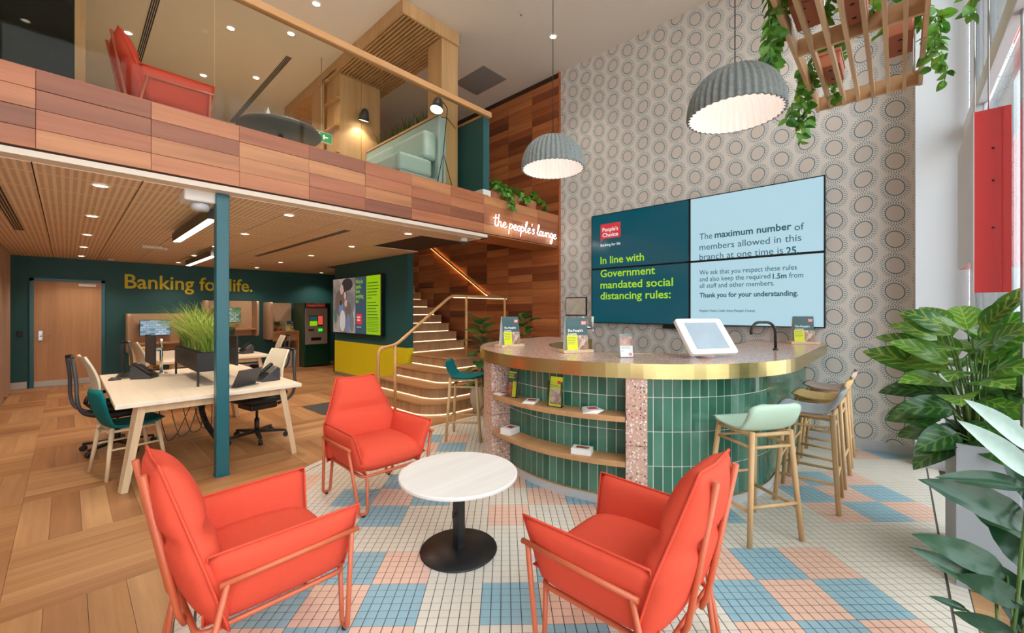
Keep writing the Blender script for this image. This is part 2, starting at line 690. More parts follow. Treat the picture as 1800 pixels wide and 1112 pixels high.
M_['stem'] = plain('green_stem', (98, 132, 64), 0.5)
M_['bark'] = plain('brown_stem', (110, 84, 58), 0.8)


def wallpaper():
    t = NT('oval_print_wallpaper')
    tc = t.n('ShaderNodeTexCoord')
    sp = t.n('ShaderNodeSeparateXYZ')
    t.l(tc.outputs['Object'], sp.inputs[0])
    y, z = sp.outputs[1], sp.outputs[2]
    PW, PH = 0.2525, 0.272
    u = t.math('DIVIDE', t.math('ADD', y, 0.10 + PW * 20), PW)
    col = t.math('FLOOR', u)
    par = t.math('MODULO', col, 2.0)
    v = t.math('ADD', t.math('DIVIDE', t.math('ADD', z, 0.07), PH), t.math('MULTIPLY', par, 0.5))
    px = t.math('MULTIPLY', t.math('SUBTRACT', t.math('FRACT', u), 0.5), PW)
    py = t.math('MULTIPLY', t.math('SUBTRACT', t.math('FRACT', v), 0.5), PH)
    # alternate columns lean a little
    sh = t.math('MULTIPLY', t.math('SUBTRACT', par, 0.5), 0.22)
    qx = t.math('ADD', px, t.math('MULTIPLY', py, sh))
    ex, ey = t.math('DIVIDE', qx, 0.075), t.math('DIVIDE', py, 0.086)
    r = t.math('SQRT', t.math('ADD', t.math('MULTIPLY', ex, ex), t.math('MULTIPLY', ey, ey)))
    an = t.math('MULTIPLY', t.math('ARCTAN2', ey, ex), 30 / (2 * PI))
    fr = t.math('ABSOLUTE', t.math('SUBTRACT', t.math('FRACT', an), 0.5))
    near = lambda c, w: t.math('LESS_THAN', t.math('ABSOLUTE', t.math('SUBTRACT', r, c)), w)
    ring = near(1.0, 0.055)
    dash = t.math('MULTIPLY', near(1.19, 0.12), t.math('LESS_THAN', fr, 0.11))
    dot = t.math('MULTIPLY', near(1.38, 0.055), t.math('LESS_THAN', fr, 0.2))
    dot2 = t.math('MULTIPLY', near(1.55, 0.045), t.math('GREATER_THAN', fr, 0.33))
    m = t.math('MAXIMUM', t.math('MAXIMUM', ring, dash), t.math('MAXIMUM', dot, dot2))
    inside = t.math('LESS_THAN', r, 0.97)
    ground = t.mix(inside, lin((222, 215, 208)), lin((212, 201, 192)))
    t.set(t.mix(t.math('MULTIPLY', m, 0.95), ground, lin((64, 106, 116))), 0.55)
    return t.m


M_['wallpaper'] = wallpaper()


def perforated():
    t = NT('slotted_ceiling_veneer')
    tc = t.n('ShaderNodeTexCoord')
    sp = t.n('ShaderNodeSeparateXYZ')
    t.l(tc.outputs['Object'], sp.inputs[0])
    x, y = sp.outputs[0], sp.outputs[1]
    fx = t.math('ABSOLUTE', t.math('SUBTRACT', t.math('FRACT', t.math('DIVIDE', t.math('ADD', x, 0.02), 0.0465)), 0.5))
    fy = t.math('ABSOLUTE', t.math('SUBTRACT', t.math('FRACT', t.math('DIVIDE', y, 0.0165)), 0.5))
    row = t.math('GREATER_THAN', t.math('ABSOLUTE', t.math('SUBTRACT', t.math('FRACT', t.math('DIVIDE', y, 0.6)), 0.5)), 0.475)
    m = t.math('MULTIPLY', t.math('MULTIPLY', t.math('LESS_THAN', fx, 0.27), t.math('LESS_THAN', fy, 0.22)), t.math('SUBTRACT', 1.0, row))
    g = t.noise(t.obj((30, 1.5, 30)), 1.0, 4)
    wd = t.ramp(g, [lin((236, 202, 172)), lin((245, 216, 188))])
    t.set(t.mix(m, wd, lin((150, 114, 86))), 0.5)
    return t.m


M_['perf'] = perforated()

# ---------------------------------------------------------------- projection (only for choosing what shows largest)
_F = (math.cos(R(42.964)), math.sin(R(42.964)))


def px(x, y, z):
    d = x * _F[0] + y * _F[1]
    if d < 0.2:
        return None
    return 900 + 729.4 * (x * _F[1] - y * _F[0]) / d, 545.4 - 729.4 * (z - 1.5) / d


def shown(pts, margin=0):
    """projected area of a polygon if it falls inside the picture, else 0"""
    q = [px(*p) for p in pts]
    if any(v is None for v in q):
        return 0.0
    if not any(-margin < x < 1800 + margin and -margin < y < 1112 + margin for x, y in q):
        return 0.0
    return abs(sum(q[i - 1][0] * q[i][1] - q[i][0] * q[i - 1][1] for i in range(len(q)))) / 2


# ---------------------------------------------------------------- floor of oak parquet, basket weave
SX, SY, SR = 2.65, 2.07, 2.35          # the round-ended mosaic island


def sdist(x, y, r=SR):
    return (math.hypot(x - SX, y - SY) if x < SX else abs(y - SY)) - r


floor = MB().box(-2.5, XW + 0.1, YF, YB + 0.1, -0.12, -0.006).build('floor', M_['subfloor'])
tag(floor, 'oak parquet floor laid in basket-weave squares', kind='structure')
BL, PWD = 0.92, 0.92 / 6
plank = MB().box(-BL / 2 + .0009, BL / 2 - .0009, -PWD / 2 + .0009, PWD / 2 - .0009, -0.012, 0.0)
pl_first = plank.build('plank', M_['plank'], floor)
pl_me = pl_first.data
bpy.data.objects.remove(pl_first)
cand = []
for bi in range(-3, 8):
    for bj in range(-6, 10):
        x0, y0 = -0.233 + bi * BL, 4.07 + bj * BL
        if x0 + BL < -2.4 or x0 > XW or y0 + BL < YF or y0 > YB:
            continue
        along_y = (bi + bj) % 2 == 0
        for k in range(6):
            if along_y:
                c = (x0 + (k + .5) * PWD, y0 + BL / 2)
                hx, hy = PWD / 2, BL / 2
            else:
                c = (x0 + BL / 2, y0 + (k + .5) * PWD)
                hx, hy = BL / 2, PWD / 2
            if c[0] + hx > XW or c[1] - hy < YF - .3 or c[1] + hy > YB + .5:
                continue
            if all(sdist(c[0] + a * hx, c[1] + b * hy) < -0.05 for a in (-1, 1) for b in (-1, 1)):
                continue
            if c[0] > 4.4 and c[1] > 5.2 and c[1] < 9.6:
                continue
            poly = [(c[0] - hx, c[1] - hy, 0), (c[0] + hx, c[1] - hy, 0), (c[0] + hx, c[1] + hy, 0), (c[0] - hx, c[1] + hy, 0)]
            cand.append((shown(poly, 30), c, along_y))
cand.sort(key=lambda t: -t[0])
rest = {False: MB(), True: MB()}
for i, (a, c, ay) in enumerate(cand):
    if i < 300 and a > 25:
        o = link('plank', pl_me, floor, loc=(c[0], c[1], 0), rot=(0, 0, PI / 2 if ay else 0))
    else:
        cx_, cy_ = (c[1], -c[0]) if ay else c
        rest[ay].box(cx_ - BL / 2 + .0009, cx_ + BL / 2 - .0009, cy_ - PWD / 2 + .0009, cy_ + PWD / 2 - .0009, -.012, 0)
for ay in (False, True):
    o = rest[ay].build('far_planks', M_['plank'], floor, rot=(0, 0, PI / 2 if ay else 0))
    o['kind'] = 'stuff'

# ---------------------------------------------------------------- mosaic island
def stadium(r, z, n=64, x1=XW):
    pts = [(x1, SY - r)] + [(SX - r * math.sin(PI * k / n), SY - r * math.cos(PI * k / n)) for k in range(n + 1)] + [(x1, SY + r)]
    return pts


mos = MB().prism(stadium(SR, 0), -0.004, 0.0012).build('floor', M_['grout'])
tag(mos, 'mosaic tile floor with blue and pink checker patches', kind='structure')
TP, TG = 0.3045 / 6, 0.0042
ANG = R(44)
ca, sa = math.cos(ANG), math.sin(ANG)
COLR = {(-1, 3), (-1, 2), (-1, 1), (-1, -2), (-1, -5), (-1, -6), (-1, -7), (0, 3), (0, 2), (0, 1), (0, -1), (0, -2), (0, -3), (0, -5), (0, -6), (0, -7),
        (1, 4), (1, 3), (1, 2), (1, 1), (1, -2), (1, -5), (1, -6), (1, -7), (3, 2), (3, -1), (3, -3), (3, -6), (3, -9), (3, -10), (3, -11),
        (4, 3), (4, 2), (4, 1), (4, -2), (4, -3), (4, -9), (4, -10), (4, -11), (5, 2), (5, 5), (5, -1), (5, -2), (5, -9), (5, -10), (5, -11),
        (7, -13), (7, -14), (8, 2), (8, 1), (9, 2), (9, 1), (-2, -5), (-2, -6), (-2, -7), (-2, 2), (-2, 1)}
h = TP / 2 - TG / 2
tmesh = {}
for nm in ('tile_white', 'tile_blue', 'tile_pink'):
    o = MB().box(-h, h, -h, h, 0.0, 0.0042).build('tile', M_[nm], bevel=0.0008, seg=1)
    tmesh[nm] = o.data
    bpy.data.objects.remove(o)
BXC, BYC = 4.1, 2.15
tiles = []
rest = MB()
IN = SR - 0.088
order = ['tile_white', 'tile_blue', 'tile_pink']
for i in range(-90, 90):
    for j in range(-110, 110):
        a, b = 1.978 + (i + .5) * TP, 0.12 + (j + .5) * TP
        x, y = a * ca - b * sa, a * sa + b * ca
        if x > XW - .01 or sdist(x, y, IN) > 0.03:
            continue
        inbar = (math.hypot(x - BXC, y - BYC) < 1.2) if x < BXC else abs(y - BYC) < 1.2
        if inbar:
            continue
        cell = (i // 6, j // 6)
        nm = 'tile_white' if cell not in COLR else ('tile_pink' if sum(cell) % 2 == 0 else 'tile_blue')
        cor = [(a + s * h, b + t * h) for s, t in ((-1, -1), (1, -1), (1, 1), (-1, 1))]
        cor = [(p * ca - q * sa, p * sa + q * ca) for p, q in cor]
        full = all(sdist(p, q, IN) < -.002 for p, q in cor) and max(p for p, q in cor) < XW
        if full:
            tiles.append((shown([(p, q, 0) for p, q in cor]), x, y, nm, cor))
        else:
            # cut against the border curve
            if x < SX:
                nx, ny = x - SX, y - SY
                l = math.hypot(nx, ny)
                nx, ny = nx / l, ny / l
                qx, qy = SX + nx * (IN - .002), SY + ny * (IN - .002)
            else:
                nx, ny = 0, (1 if y > SY else -1)
                qx, qy = x, SY + ny * (IN - .002)
            out = []
            for k in range(4):
                p, q = cor[k], cor[(k + 1) % 4]
                dp = (p[0] - qx) * nx + (p[1] - qy) * ny
                dq = (q[0] - qx) * nx + (q[1] - qy) * ny
                if dp <= 0:
                    out.append(p)
                if dp * dq < 0:
                    t = dp / (dp - dq)
                    out.append((p[0] + (q[0] - p[0]) * t, p[1] + (q[1] - p[1]) * t))
            if len(out) >= 3:
                rest.prism(out, 0.0, 0.0042, order.index(nm))
tiles.sort(key=lambda t: -t[0])
for i, (a, x, y, nm, cor) in enumerate(tiles):
    if i < 300:
        link('tile', tmesh[nm], mos, loc=(x, y, 0), rot=(0, 0, ANG))
    else:
        rest.prism(cor, 0.0, 0.0042, order.index(nm))
o = rest.build('far_tiles', [M_[n] for n in order], mos)
o['kind'] = 'stuff'
# border course
bt = MB().box(-.0235, .0235, -.036, .036, 0, .0042).build('border_tile', M_['tile_white'])
bme = bt.data
bpy.data.objects.remove(bt)
bor = []
na = int(PI * SR / .0505)
for k in range(na):
    w = PI * (k + .5) / na
    bor.append((SX - (SR - .042) * math.sin(w), SY - (SR - .042) * math.cos(w), PI - w + PI))
for k in range(int((XW - SX) / .0505)):
    for s in (-1, 1):
        bor.append((SX + (k + .5) * .0505, SY + s * (SR - .042), 0.0))
rest = MB()
for x, y, w in bor:
    if shown([(x - .02, y - .03, 0), (x + .02, y - .03, 0), (x + .02, y + .03, 0), (x - .02, y + .03, 0)]) > 60:
        link('border_tile', bme, mos, loc=(x, y, 0), rot=(0, 0, w))
    else:
        rest.box(-.0235, .0235, -.036, .036, 0, .0042, M=Matrix.Translation((x, y, 0)) @ Matrix.Rotation(w, 4, 'Z'))
o = rest.build('far_border_tiles', M_['tile_white'], mos)
o['kind'] = 'stuff'

# ---------------------------------------------------------------- walls
o = MB().box(XW, XW + .15, YF - .3, YM + .02, 0, ZT).build('wall_right', M_['wallpaper'])
tag(o, 'tall wall papered with rows of teal oval sunbursts', kind='structure')
o = MB().box(XW - .016, XW, -.12, 0.9, 0, .105).box(XW - .016, XW, .9, YM, 0, .105).build('baseboard_right', M_['grey_skirt'])
tag(o, 'grey skirting below the patterned wallpaper', kind='structure')
pier = MB().box(5.59, XW, YF, -.12, 0, ZT).build('wall_pier', M_['white_cool'])
tag(pier, 'white pier between patterned wall and shopfront glass', kind='structure')
MB().box(5.578, 5.59, YF, -.12, 0, .11).box(5.59, XW, -.12, -.108, 0, .11).build('skirting', M_['grey_skirt'], pier)
o = MB().box(-2.6, XW + .1, YB, YB + .15, 0, ZT).build('wall_back', M_['teal_wall'])
tag(o, 'dark teal back wall under the mezzanine', kind='structure')
MB().box(-2.5, XW - .05, YB - .012, YB + .001, 2.98, ZT).build('bounce_panel', M_['ceil'], o)  # pale panel added upstairs to bounce light onto the ceiling
o = MB().box(-2.5, -.52, YB - .015, YB, 0, .13).box(.56, 3.5, YB - .015, YB, 0, .13).build('baseboard_back', M_['grey_skirt'])
tag(o, 'pale grey skirting along the teal back wall', kind='structure')
o = MB().box(-2.65, -2.5, YF, YB, 0, ZT).build('wall_left', M_['white'])
tag(o, 'plain white side wall', kind='structure')
o = MB().box(-2.6, XW + .1, YF - .15, YB + .1, ZT, ZT + .15).build('ceiling', M_['ceil'])
tag(o, 'plain off-white ceiling above the double-height room', kind='structure')

# cedar clad stair wall
CW = 0.604
clad = MB().box(XW, XW + .15, YM + .02, YB, 0, ZT).box(XW - .022, XW, YM - .008, YB, 0, ZT).build('wall_stair', M_['clad_back'])
tag(clad, 'stair wall clad in red-brown cedar boards', kind='structure')
RH = 0.1355
bd = MB().box(-.018, 0, -CW / 2 + .001, CW / 2 - .001, -RH / 2 + .0008, RH / 2 - .0008).build('board', M_['clad'], bevel=.0015, seg=1)
bdm = bd.data
bpy.data.objects.remove(bd)
rest = MB()
for r in range(42):
    for c in range(13):
        y, z = YM - .008 + (c + .5) * CW, (r + .5) * RH
        if z + RH / 2 > ZT:
            continue
        jit = random.choice((0, 0, .004, .008))
        if (z < 2.75 and c < 8) or (z > 3.0 and c < 4):
            link('board', bdm, clad, loc=(XW - .022 - jit, y, z))
        else:
            rest.box(XW - .040, XW - .022, y - CW / 2 + .001, y + CW / 2 - .001, z - RH / 2 + .0008, z + RH / 2 - .0008)
o = rest.build('far_boards', M_['clad'], clad)
o['kind'] = 'stuff'
MB().box(XW - .05, XW + .001, YM - .022, YM - .008, 0, ZT).build('edge_strip', M_['clad'], clad)

# ---------------------------------------------------------------- mezzanine
slab = MB()
slab.box(-2.5, 3.35, YM + .03, YB, 2.60, 3.14).box(3.35, 4.10, YM + .03, 4.9, 2.60, 3.14).box(3.35, 4.10, 6.31, YB, 2.60, 3.14)
slab.box(4.10, 4.30, 6.31, YB, 2.60, 2.98).box(4.30, XW, 10.3, YB, 2.60, 3.14).box(3.35, 4.10, 4.9, 6.31, 2.9, 3.14)
o = slab.build('floor', M_['carpet'])
tag(o, 'mezzanine floor slab', kind='structure')
o = MB().box(-2.5, 4.158, YM + .012, 4.505, 2.556, 2.60).box(4.09, 4.158, 4.505, 4.905, 2.548, 2.60).build('trim_1', M_['soffit'])
tag(o, 'pale painted soffit strip under the mezzanine edge', kind='structure')

perf = struct('ceiling', 'slotted timber panel ceiling under the mezzanine')
xs = [-0.17 + .595 * k for k in range(-3, 9)]
rects = []
for k in range(len(xs) - 1):
    a, b = xs[k] + .004, xs[k + 1] - .004
    b = min(b, 4.30)
    ys = [4.50, 6.9, 9.3, YB]
    if a > 3.3:
        ys = [6.315, 9.3, YB]
        rects.append((a, min(b, 4.09), 4.50, 4.902))
    for y0, y1 in zip(ys, ys[1:]):
        rects.append((a, b, y0 + .002, y1 - .002))
rects.append((4.31, XW, 10.3, YB))
for a, b, y0, y1 in rects:
    if b - a > .02:
        MB().box(a, b, y0, y1, ZC, ZC + .014).build('ceiling_panel', M_['perf'], perf)
MB().box(-2.5, 4.3, 4.5, YB, 2.575, 2.60).build('backing', M_['clad_back'], perf)

fas = MB().box(-2.5, XW - .05, YM + .012, YM + .03, 2.604, 3.150).build('trim_2', M_['clad_back'])
tag(fas, 'mezzanine edge clad in mixed cedar boards', kind='structure')
fb = MB().box(-.3005, .3005, 0, .014, -.0668, .0668).build('board', M_['fascia'], bevel=.0015, seg=1)
fbm = fb.data
bpy.data.objects.remove(fb)
for c in range(-4, 10):
    for r in range(4):
        x = -0.144 + (c + .5) * .6026
        if x - .3 < -2.5:
            continue
        z = 2.612 + (r + .5) * .1362
        if x + .3 > XW - .04:
            w = (XW - .045 - (x - .3005))
            MB().box(-.3005, -.3005 + w, 0, .014, -.0668, .0668).build('board', M_['fascia'], fas, loc=(x, YM - .004, z))
        else:
            link('board', fbm, fas, loc=(x, YM - random.choice((.002, .004, .006)), z))
# bridge box over the stair foot
MB().box(4.162, XW - .045, YM + .012, 4.90, 2.592, 2.604).box(4.162, 4.172, YM + .03, 4.9, 2.6, 3.15).box(4.162, XW - .045, 4.885, 4.90, 2.6, 3.15).build('bridge_lining', M_['clad'], fas)
MB().box(-2.5, 4.162, YM + .001, 4.42, 3.152, 3.164).build('capping', M_['fascia'], fas)

# glass balustrade with timber handrail
bal = thing('balustrade', 'clear glass balustrade with timber handrail along mezzanine edge', 'balustrade', (0, 0, 0))
for a, b in ((-2.34, -.735), (-.725, .877), (.887, 2.487), (2.497, 4.095)):
    MB().box(a, b, 4.372, 4.384, 3.165, 4.31).build('glass_pane', M_['glass_bal'], bal)
MB().bar((-2.4, 4.378, 4.345), (4.23, 4.378, 4.345), .075, .075).build('handrail', M_['rail_wood'], bal, bevel=.008)
par = MB().box(4.10, 4.225, 4.39, 8.2, 2.98, 4.30).build('wall_parapet', M_['teal_wall'])
tag(par, 'solid teal parapet beside the glass balustrade', kind='structure')
MB().box(4.085, 4.24, 4.375, 8.2, 2.985, 3.25).build('skirting', M_['white'], par)
MB().box(4.09, 4.235, 4.42, 8.2, 4.30, 4.33).build('capping', M_['rail_wood'], par)

# ---------------------------------------------------------------- partition with yellow dado, stair
pt = MB().box(4.312, 4.44, 6.67, 9.72, 0, 2.98).build('wall_partition', M_['teal_wall'])
tag(pt, 'dark teal stair partition with bright yellow lower band', kind='structure')
MB().box(4.309, 4.442, 6.667, 9.723, .08, .80).build('dado', M_['yellow'], pt, label='yellow painted lower band')
MB().box(4.303, 4.312, 6.66, 9.73, 0, .08).build('skirting', plain('taupe_skirting', (140, 122, 104), .5), pt)

st = struct('staircase', 'oak staircase with rounded lower steps and lit risers')


def step_poly(xf, yr, r, inset=0.0, yl=6.6, xe=5.84):
    xf, yr, yl2 = xf + inset, yr + inset, yl
    pts = [(xf, yl2)]
    for k in range(9):
        w = PI / 2 * k / 8
        pts.append((xf + r - r * math.cos(w), yr + r - r * math.sin(w)))
    return pts + [(xe, yr), (xe, yl2)]


RISE = .175
led_paths = []
for k, (xf, yr, r) in enumerate(((3.41, 4.74, .42), (3.66, 4.95, .34), (3.99, 5.16, .26), (4.36, 5.40, .14))):
    z0, z1 = k * RISE, (k + 1) * RISE
    pin = step_poly(xf, yr, r, .014)
    MB().prism(pin, z0, z1 - .028, sm=False).build('riser', M_['tread'], st)
    MB().prism(step_poly(xf, yr, r), z1 - .028, z1).build('tread', M_['tread_top'], st, bevel=.003, seg=1)
    pp = [Vector((x - .004, y - .004, z0 + .008)) for x, y in pin[:-2]] + [Vector((min(5.6, 4.5 + .3 * k), pin[-2][1] - .004, z0 + .008))]
    MB().tube(pp, .0045, 5).build('led_strip', M_['led'], st)
# landing and upper flight
MB().box(4.445, 5.84, 6.6, 6.72, 0, .70).build('landing', M_['tread_top'], st)
for k in range(13):
    y = 6.71 + .262 * k
    z0 = .70 + RISE * k
    MB().box(4.445, 5.735, y + .014, y + .03, z0, z0 + RISE - .026).build('riser', M_['tread'], st)
    MB().box(4.445, 5.735, y, y + .29, z0 + RISE - .026, z0 + RISE).build('tread', M_['tread_top'], st, bevel=.003, seg=1)
    MB().box(4.46, 5.72, y + .006, y + .013, z0 + .003, z0 + .011).build('led_strip', M_['led'], st)
MB().prism([(6.72, 0.0), (10.2, 2.32), (10.2, 2.72), (6.72, .70)], 5.735, 5.80, M=Matrix(((0, 0, 1, 0), (1, 0, 0, 0), (0, 1, 0, 0), (0, 0, 0, 1)))).build('stringer', M_['tread'], st)
MB().box(4.445, 5.735, 6.9, 10.1, -.0, .3).build('understair', M_['clad_back'], st)

# free-standing timber rail
RY = 5.5
rl = thing('stair_handrail', 'round timber handrail with posts climbing the stair foot', 'handrail', (0, 0, 0))
path = fillet([(3.07, RY, .02), (3.07, RY, .95), (3.36, RY, .985), (4.40, RY, 1.745), (XW - .07, RY, 1.745)], .10, 6)
MB().tube(path, .024, 10).build('rail', M_['rail_wood'], rl)
for x, z0, z1 in ((3.345, .35 if 0 else 0.0, .98), (4.74, .70, 1.74), (5.70, .70, 1.74)):
    MB().tube([(x, RY, z0), (x, RY, z1)], .023, 10).build('post', M_['rail_wood'], rl)
MB().box(4.45, 5.75, RY - .006, RY + .006, 1.715, 1.722).build('led_strip', M_['led'], rl)
wr = thing('wall_handrail', 'wall-fixed timber handrail glowing from a light strip beneath', 'handrail', (0, 0, 0))
wp = [(5.80, 9.0, 3.59), (5.80, 6.1, 1.825), (5.80, 5.62, 1.74)]
MB().tube(fillet(wp, .1, 4), .022, 10).build('rail', M_['rail_wood'], wr)
MB().tube([(5.812, 9.0, 3.560), (5.812, 6.1, 1.795)], .007, 6).build('led_strip', M_['led_soft'], wr)
for k in range(5):
    t = .08 + .21 * k
    y, z = 9.0 + (6.1 - 9.0) * t, 3.59 + (1.825 - 3.59) * t
    MB().tube(fillet([(5.80, y, z - .02), (5.80, y, z - .06), (5.845, y, z - .06)], .02, 3), .006, 6).build('bracket', M_['brass'], wr)

# ---------------------------------------------------------------- shopfront
win = struct('window_1', 'full-height shopfront glazing beside the mosaic floor')
for x in (5.50, 4.72, 3.40, 2.05, .70, -.65, -2.0):
    MB().box(x - .03, x + .03, YF - .06, YF, 0, ZT).build('mullion', M_['steel'], win)
MB().box(-2.5, 5.59, YF - .02, YF + .035, 3.06, 3.20).build('transom', M_['white_cool'], win, bevel=.004)
MB().box(-2.5, 5.59, YF - .06, YF, 0, .07).box(-2.5, 5.59, YF - .06, YF, ZT - .08, ZT).build('sill', M_['steel'], win)
xs = [5.56, 5.50, 4.72, 3.40, 2.05, .70, -.65, -2.0]
for a, b in zip(xs[1:], xs[2:]):
    for z0, z1 in ((.07, 3.06), (3.20, ZT - .08)):
        MB().box(b + .03, a - .03, YF - .036, YF - .026, z0, z1).build('glass_pane', M_['glass'], win)
# street outside
o = MB().box(-40, 60, -60, YF - .08, -.2, -.03).build('ground', plain('pavement', (190, 186, 180), .8, var=.06))
tag(o, 'pale pavement outside the shopfront', kind='structure')
bld = thing('street_building', 'pale building across the street seen through the shopfront', 'building', (16, -12, 0))
MB().box(-26, 30, -4, 0, -.03, 11).build('facade', plain('pale_render', (240, 238, 234), .8, var=.04), bld)
for kx in range(14):
    for kz in range(3):
        x, z = -22 + kx * 3.4, 1.2 + kz * 3.1
        w = MB().box(x, x + 1.7, -.02, .05, z, z + 1.9).build('window', M_['grey_skirt'], bld)
        MB().box(x + .1, x + 1.6, .05, .06, z + .1, z + 1.8).build('pane', plain('window_blue', (150, 170, 180), .2) if 'window_blue' not in bpy.data.materials else bpy.data.materials['window_blue'], w)
MB().box(-26, 30, 0.01, .5, 3.3, 3.6).build('awning', M_['red'], bld)

# door in the back wall
dr = struct('door_1', 'flush timber door in the teal back wall')
x0, x1 = -.43, .50
MB().box(x0, x1, YB - .02, YB - .002, .005, 2.075).build('leaf', M_['door_wood'], dr, bevel=.002)
MB().box(x0, x1, YB - .024, YB - .018, .005, .12).build('kick_plate', M_['grey_skirt'], dr)
MB().box(x0 - .055, x0, YB - .03, YB, 0, 2.13).box(x1, x1 + .055, YB - .03, YB, 0, 2.13).box(x0 - .055, x1 + .055, YB - .03, YB, 2.075, 2.13).build('frame', M_['teal_col'], dr)
h_ = MB().box(x0 + .06, x0 + .11, YB - .028, YB - .02, .92, 1.10).build('handle_plate', M_['steel'], dr)
MB().tube(fillet([(x0 + .085, YB - .028, 1.0), (x0 + .085, YB - .07, 1.0), (x0 + .21, YB - .07, 1.0)], .02, 4), .009, 8).build('lever', M_['steel'], h_)
MB().box(.17, .42, YB - .06, YB - .02, 1.99, 2.04).build('closer', M_['white'], dr)
o = MB().box(-.64, -.57, YB - .03, YB, 1.0, 1.1).build('card_reader', M_['black'], bevel=.006)
tag(o, 'small black card reader on teal wall left of door', 'card reader')

# teal column
col = thing('steel_column', 'slim teal steel column under the mezzanine edge', 'column', (.965, 4.52, 0))
MB().box(-.05, .05, -.05, .05, .0, 2.556).build('shaft', M_['teal_col'], col, bevel=.006)
MB().box(-.056, .056, -.056, .056, .0, .012).build('base_plate', M_['teal_col'], col)

# ---------------------------------------------------------------- curved bar
bar = thing('reception_bar', 'curved bar counter with green tiles, terrazzo top and brass edge', 'bar counter', (0, 0, 0))


def bp(r, ph, z=0.0):
    return Vector((BXC - r * math.cos(ph), BYC - r * math.sin(ph), z))


def find_phi(r, target, lo, hi):
    for _ in range(60):
        m = (lo + hi) / 2
        if px(*bp(r, m, .6))[0] < target:
            lo = m
        else:
            hi = m
    return lo


RT, RP, RO, RI = 1.36, 1.545, 1.56, 0.82
PH_L, PH_R0, PH_R1 = R(-23), find_phi(RP, 1100, R(0), R(60)), find_phi(RP, 1138, R(0), R(70))
XE = 4.75


def u_path(r, n=56, x_near=XW - .004, x_far=XE):
    pts = [(x_near, BYC - r)]
    for k in range(n + 1):
        w = PI / 2 - PI * k / n
        p = bp(r, w)
        pts.append((p.x, p.y))
    return pts + [(x_far, BYC + r)]


def ribbon(r0, r1, z0, z1, mb, **kw):
    """solid band between two U-shaped outlines"""
    a, b = u_path(r0, **kw), u_path(r1, **kw)
    n = len(a)
    vs = [(x, y, z) for z in (z0, z1) for path in (a, b) for x, y in path]
    fs = []
    for i in range(n - 1):
        fs += [(i, i + 1, n + i + 1, n + i), (2 * n + i, 3 * n + i, 3 * n + i + 1, 2 * n + i + 1),
               (i, 2 * n + i, 2 * n + i + 1, i + 1), (n + i, n + i + 1, 3 * n + i + 1, 3 * n + i)]
    fs += [(0, n, 3 * n, 2 * n), (n - 1, 3 * n - 1, 4 * n - 1, 2 * n - 1)]
    return mb.add(vs, fs)


def sector(r0, r1, p0, p1, z0, z1, mb, n=16, mi=0):
    vs = []
    for z in (z0, z1):
        for r in (r0, r1):
            for k in range(n + 1):
                vs.append(bp(r, p0 + (p1 - p0) * k / n, z))
    m = n + 1
    fs = []
    for i in range(n):
        fs += [(i, i + 1, m + i + 1, m + i), (2 * m + i, 3 * m + i, 3 * m + i + 1, 2 * m + i + 1),
               (i, 2 * m + i, 2 * m + i + 1, i + 1), (m + i, m + i + 1, 3 * m + i + 1, 3 * m + i)]
    fs += [(0, m, 3 * m, 2 * m), (m - 1, 3 * m - 1, 4 * m - 1, 2 * m - 1)]
    return mb.add(vs, fs, mi)


ribbon(RT - .0045, RI + .08, .0, 1.015, MB()).build('carcass', M_['grout_w'], bar)
ribbon(RT - .004, RT - .03, .0, .075, MB()).build('kickboard', M_['kick'], bar)
ribbon(RT + .004, RT - .03, .075, .084, MB()).build('kick_trim', M_['brass'], bar)
ribbon(RO - .003, RI + .003, 1.016, 1.1215, MB()).build('countertop', M_['terrazzo_top'], bar)
ribbon(RO, RO - .004, 1.016, 1.123, MB()).build('brass_band', M_['brass'], bar, merge=True)
ribbon(RI + .004, RI, .90, 1.123, MB()).build('inner_brass_band', M_['brass'], bar, merge=True)
# pillars of terrazzo, each of two blocks
for p0, p1 in ((R(-33), PH_L), (PH_R0, PH_R1)):
    for z0, z1 in ((.0, .53), (.534, 1.016)):
        sector(RP, RT - .01, p0, p1, z0, z1, MB(), 6).build('terrazzo_block', M_['terrazzo'], bar)
for zt in (.735, .41):
    sector(RP - .006, RT - .01, PH_L + .002, PH_R0 - .002, zt - .04, zt, MB(), 24).build('shelf', M_['shelf_wood'], bar, bevel=.002, seg=1)
zj = (.084, .330, .589, .847, 1.013)
gt = {}
for k in range(4):
    o = MB().box(-.0324, .0324, -.004, .004, .0022, zj[k + 1] - zj[k] - .0022).build('tile', M_['green_tile'], bevel=.0018, seg=2)
    gt[k] = o.data
    bpy.data.objects.remove(o)
PT = .0695 / RT
restt = MB()


def tile_run(p0, p1, single):
    n = max(1, int(round((p1 - p0) / PT)))
    st_ = (p1 - p0) / n
    for i in range(n):
        ph = p0 + (i + .5) * st_
        for k in range(4):
            c = bp(RT - .006, ph, zj[k])
            rz = -PI / 2 + ph          # outward normal is local -y
            if single:
                link('tile', gt[k], bar, loc=c, rot=(0, 0, rz + random.uniform(-.006, .006)))
            else:
                restt.box(-.0335, .0335, -.004, .004, .001, zj[k + 1] - zj[k] - .001, M=Matrix.Translation(c) @ Matrix.Rotation(rz, 4, 'Z'))


tile_run(PH_L, PH_R0, True)
tile_run(PH_R1, R(90), True)
tile_run(R(-90), R(-33), False)
for i in range(25):
    x = BXC + (i + .5) * .0713
    for k in range(4):
        restt.box(x - .0345, x + .0345, BYC - RT + .002, BYC - RT + .010, zj[k] + .001, zj[k + 1] - .001)
o = restt.build('small_tiles', M_['green_tile'], bar)
o['kind'] = 'stuff'
